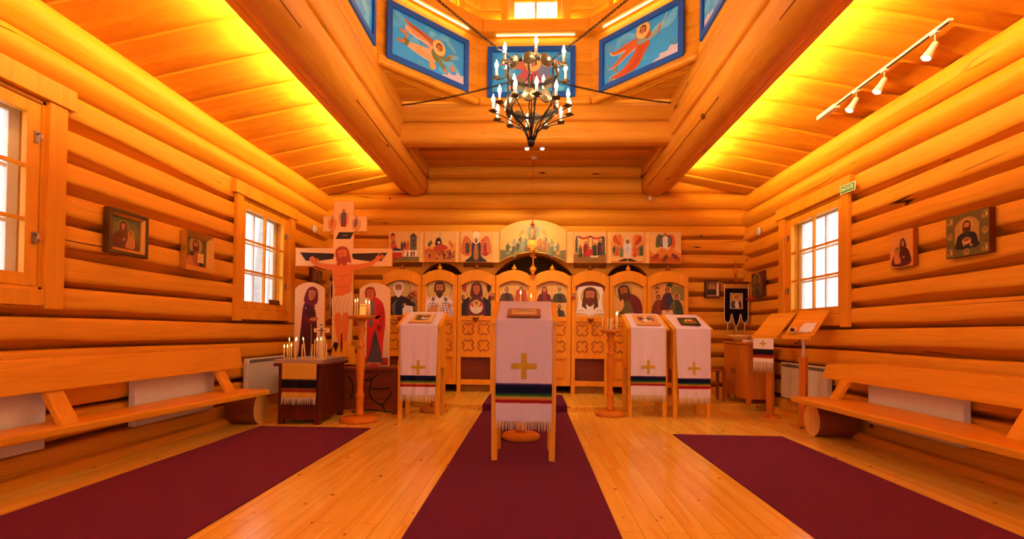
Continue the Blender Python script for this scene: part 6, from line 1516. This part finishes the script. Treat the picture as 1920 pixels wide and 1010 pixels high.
def angel_orange(A, w, h):
    r = random.Random(2); sky_cloud(A, w, h, r, 1)
    for pts in ([(-.02, h*.74), (-.16, h*.74), (-.34, h*.68), (-.4, h*.74), (-.36, h*.62), (-.2, h*.6), (-.02, h*.62)], [(-.04, h*.68), (-.18, h*.6), (-.32, h*.42), (-.42, h*.34), (-.3, h*.34), (-.16, h*.46), (0, h*.6)]):
        A.blob([(x*1.03, z-.008) for x, z in pts], 'f0e4d8'); A.blob(pts, 'd8702c')
    [A.line([(-.34+.03*k, h*(.7-.02*k)), (-.1, h*.68-.01*k)], .005, '9a4418') for k in range(3)]
    A.blob([(-.02, h*.6), (.1, h*.6), (.14, h*.5), (.06, h*.3), (-.04, h*.08), (-.3, h*.03), (-.34, h*.1), (-.2, h*.22), (-.08, h*.42)], 'd85c24'); [A.line([(.02+.03*k, h*.56), (-.04+.03*k, h*.3), (-.2+.05*k, h*.06)], .008, 'a03c14') for k in range(3)]
    A.line([(-.3, h*.12), (-.38, h*.1), (-.42, h*.0)], .035, 'c86c34'); A.line([(-.3, h*.18), (-.34, h*.26), (-.3, h*.32)], .03, '8aa080')
    A.blob([(-.0, h*.76), (-.02, h*.58), (.12, h*.58), (.14, h*.7), (.08, h*.8)], '8ab0a8'); A.line([(.06, h*.72), (.14, h*.62), (.26, h*.72)], .06, '90b4a8'); A.blob([(.06, h*.82), (.1, h*.62), (.16, h*.7), (.12, h*.84)], 'c84c20')
    hand(A, .26, h*.72, .06, 60, False, 'd89050'); A.line([(.27, h*.7), (.36, h*.97)], .018, 'e8e4d8', False); A.line([(.25, h*.62), (.28, h*.76)], .03, 'a86c34', False)
    face(A, .05, h*.85, .085, hair='6a3418', halo='f0d078', rim='c89040', turn=1, tilt=-15, skin='d08850')
def angel_rose(A, w, h):
    r = random.Random(3); sky_cloud(A, w, h, r, 0)
    for s in (-1, 1): A.blob([(0, h*.7), (s*.2, h*.84), (s*.4, h*.72), (s*.3, h*.66), (s*.12, h*.56)], 'd8785c')
    A.blob([(-.08, h*.66), (.14, h*.62), (.24, h*.36), (.1, h*.16), (-.2, h*.14), (-.26, h*.3), (-.14, h*.46)], 'c8606c'); A.ell(.16, h*.55, .08, .1, '7a90b8'); A.blob([(-.3, h*.12), (-.1, h*.3), (0, h*.2), (-.16, h*.06)], 'e0a09a')
    face(A, .02, h*.72, .1, hair='6a3418', halo='f0d078', rim='c89040', skin='d89060')
def angel_part(seed, cloud):
    def f(A, w, h):
        r = random.Random(seed); sky_cloud(A, w, h, r, cloud); figure(A, .0, h*.12, h*.78, 'd8a868', '8aa080', r, lean=.2, halo='f0d078'); wing(A, .0, h*.7, .22, 'd87838', 'b85a28'); wing(A, .0, h*.7, .22, 'd87838', 'b85a28', True)
    return f
for k, fn, lab in ((0, angel_rose, 'blue-framed painting of a rose-robed flying angel behind the chandelier'), (1, angel_pale, 'blue-framed painting of a pale angel flying flat with both hands reaching'), (7, angel_orange, 'blue-framed painting of an orange-robed angel raising a staff'),
                   (2, angel_part(5, 0), 'cropped blue-framed painting above the beam beside the pale angel'), (6, angel_part(6, -1), 'cropped blue-framed painting above the beam beside the orange angel')):
    nx, ny, tx, ty = oct_faces[k]; W_, H_ = 1.13, .655; off = -.05 if k in (0, 1) else 0
    root = thing('angel_painting', lab, 'painting', (OC[0]+nx*(AP-.02)+tx*off, OC[1]+ny*(AP-.02)+ty*off, 4.06), math.atan2(ty, tx))
    m = MB(); frame_rect(m, W_, H_, .065, -.04, .0); m.build('frame', 'blue_frame_paint', root, .004)
    A = Art(); w_, h_ = W_-.13, H_-.13; fn(A, w_, h_); A.build('canvas', root, -.012, clip=box_outline(w_, h_), loc=(0, 0, .065))
    board('backing', root, box_outline(W_-.06, H_-.06, .03), -.0119, .0, 'pine_X')
# ================================================================ CHANDELIER
cc = at_y(996, 266, 4.45); HX, HY = float(cc[0]), 4.45
root = thing('chandelier', 'wrought iron candle chandelier hung on four chains under the lantern', 'chandelier', (HX, HY, 2.79))
Zt, Zl, RR = .665, .345, .235
for z, nm in ((Zt, 'upper_ring'), (Zl, 'lower_ring')):
    m = MB(); n = 40
    for k in range(n):
        a, b = 2*PI*k/n, 2*PI*(k+1)/n; q = []
        for zz in (z-.015, z+.015):
            for rr in (RR-.003, RR+.003): q += [(rr*math.cos(a), rr*math.sin(a), zz), (rr*math.cos(b), rr*math.sin(b), zz)]
        m.hexa(q)
    ring = m.build(nm, 'iron', root)
    for k in range(10):
        a = 2*PI*(k+.35)/10
        m = MB(); m.M = Matrix.Translation((RR*math.cos(a), RR*math.sin(a), z)) @ Matrix.Rotation(a, 4, 'Z') @ Matrix.Rotation(R(90), 4, 'Y')
        m.lathe([(.062, .003), (.062, .006), (.05, .010), (.024, .012), (.014, .020), (.001, .022)], 16); m.build('round_plate', 'bronze', ring)
def twist_rod(pts, r_, turns=10, n=6):
    mb = MB(); P = smoothpts(pts, 8, False); mb.tube([(p[0]+.004*math.cos(i*1.3), p[1]+.004*math.sin(i*1.3), p[2]) for i, p in enumerate(P)], r_, n); return mb
for k in range(6):
    a = 2*PI*(k+.4)/6; ca, sa = math.cos(a), math.sin(a)
    twist_rod([(.025*ca, .025*sa, .02), (.07*ca, .07*sa, .12), (.17*ca, .17*sa, .25), (RR*ca, RR*sa, Zl)], .0055).build('twisted_rod', 'iron', root)
    twist_rod([(RR*ca, RR*sa, Zl), (RR*ca, RR*sa, (Zl+Zt)/2), (RR*ca, RR*sa, Zt)], .008).build('upright', 'iron', root)
for k in range(3):
    a = 2*PI*(k+.15)/3; ca, sa = math.cos(a), math.sin(a)
    m = MB(); m.tube(smoothpts([(RR*ca, RR*sa, Zt), (.12*ca, .12*sa, Zt-.06), (.02*ca, .02*sa, Zt-.01)], 5, False), .005, 6); m.build('inner_scroll', 'iron', root)
m = MB(); m.tube([(0, 0, .02), (0, 0, Zt-.02)], .006, 8); m.build('centre_rod', 'iron', root)
m = MB(); m.lathe([(.001, -.03), (.02, -.025), (.034, 0), (.034, .02), (.02, .035), (.03, .05), (.02, .07), (.001, .075)], 14); m.build('hub', 'iron', root)
def arm_candle(a, R0, z0, R1, z1, ch):
    ca, sa = math.cos(a), math.sin(a)
    if R0 < .1: pts = [(R0*ca, R0*sa, z0), (.07*ca, .07*sa, z0+.1), (.17*ca, .17*sa, z1-.09), (.28*ca, .28*sa, z1-.035), (R1*ca, R1*sa, z1-.01)]
    else: pts = [(R0*ca, R0*sa, z0), ((R0+R1)/2*ca, (R0+R1)/2*sa, z0-.03), (R1*ca, R1*sa, z1-.01)]
    am = MB(); am.tube(smoothpts(pts, 5, False), .005, 6); arm = am.build('arm', 'iron', root)
    h = empty('candle_holder', (R1*ca, R1*sa, z1), a, parent=root)
    m = MB(); m.M = Matrix.Rotation(R(45), 4, 'Z'); s = .034; m.add([(-s, -s, .006), (s, -s, .006), (s, s, .006), (-s, s, .006), (-.02, -.02, -.006), (.02, -.02, -.006), (.02, .02, -.006), (-.02, .02, -.006), (0, 0, -.002)], [(0, 1, 5, 4), (1, 2, 6, 5), (2, 3, 7, 6), (3, 0, 4, 7), (4, 5, 6, 7), (0, 3, 8), (3, 2, 8), (2, 1, 8), (1, 0, 8)]); m.build('drip_pan', 'bronze', h)
    m = MB(); m.lathe([(.012, 0), (.012, ch)], 12); m.build('candle_sleeve', 'ivory_sleeve', h)
    m = MB(); m.lathe([(.008, ch), (.017, ch+.018), (.016, ch+.032), (.008, ch+.056), (.001, ch+.075)], 10); m.build('bulb', 'bulb_glow', h)
for k in range(7): arm_candle(-PI/2+R(6)+2*PI*k/7, RR, Zt-.01, .335, Zt-.03, .10)
for k in range(12): arm_candle(-PI/2+R(7)+2*PI*k/12, .03, .03, .355, .285, .085)
def chain(p0, p1):
    a, b = Vector(p0), Vector(p1); L = (b-a).length; n = int(L/.03); m = MB(); d = (b-a)/n; t = d.normalized(); up = Vector((0, 0, 1)); u = t.cross(up).normalized(); v = u.cross(t)
    for k in range(n):
        s = 4*(k/n)*(1-k/n); c = a+d*(k+.5)+Vector((0, 0, -.03*s)); w1 = u if k % 2 else v
        m.tube([c+t*.022*math.cos(q*PI/4)+w1*.009*math.sin(q*PI/4) for q in range(8)], .0032, 5, closed=True)
    return m.build('chain', 'iron', root)
for sx, yy in ((-1.76, 6.2), (1.76, 6.2), (-1.76, 2.7), (1.76, 2.7)):
    e = Vector((sx-HX, yy-HY, 3.99-2.79)); q = Vector((e.x, e.y, 0)).normalized()*RR
    chain((q.x, q.y, Zt+.015), tuple(e))
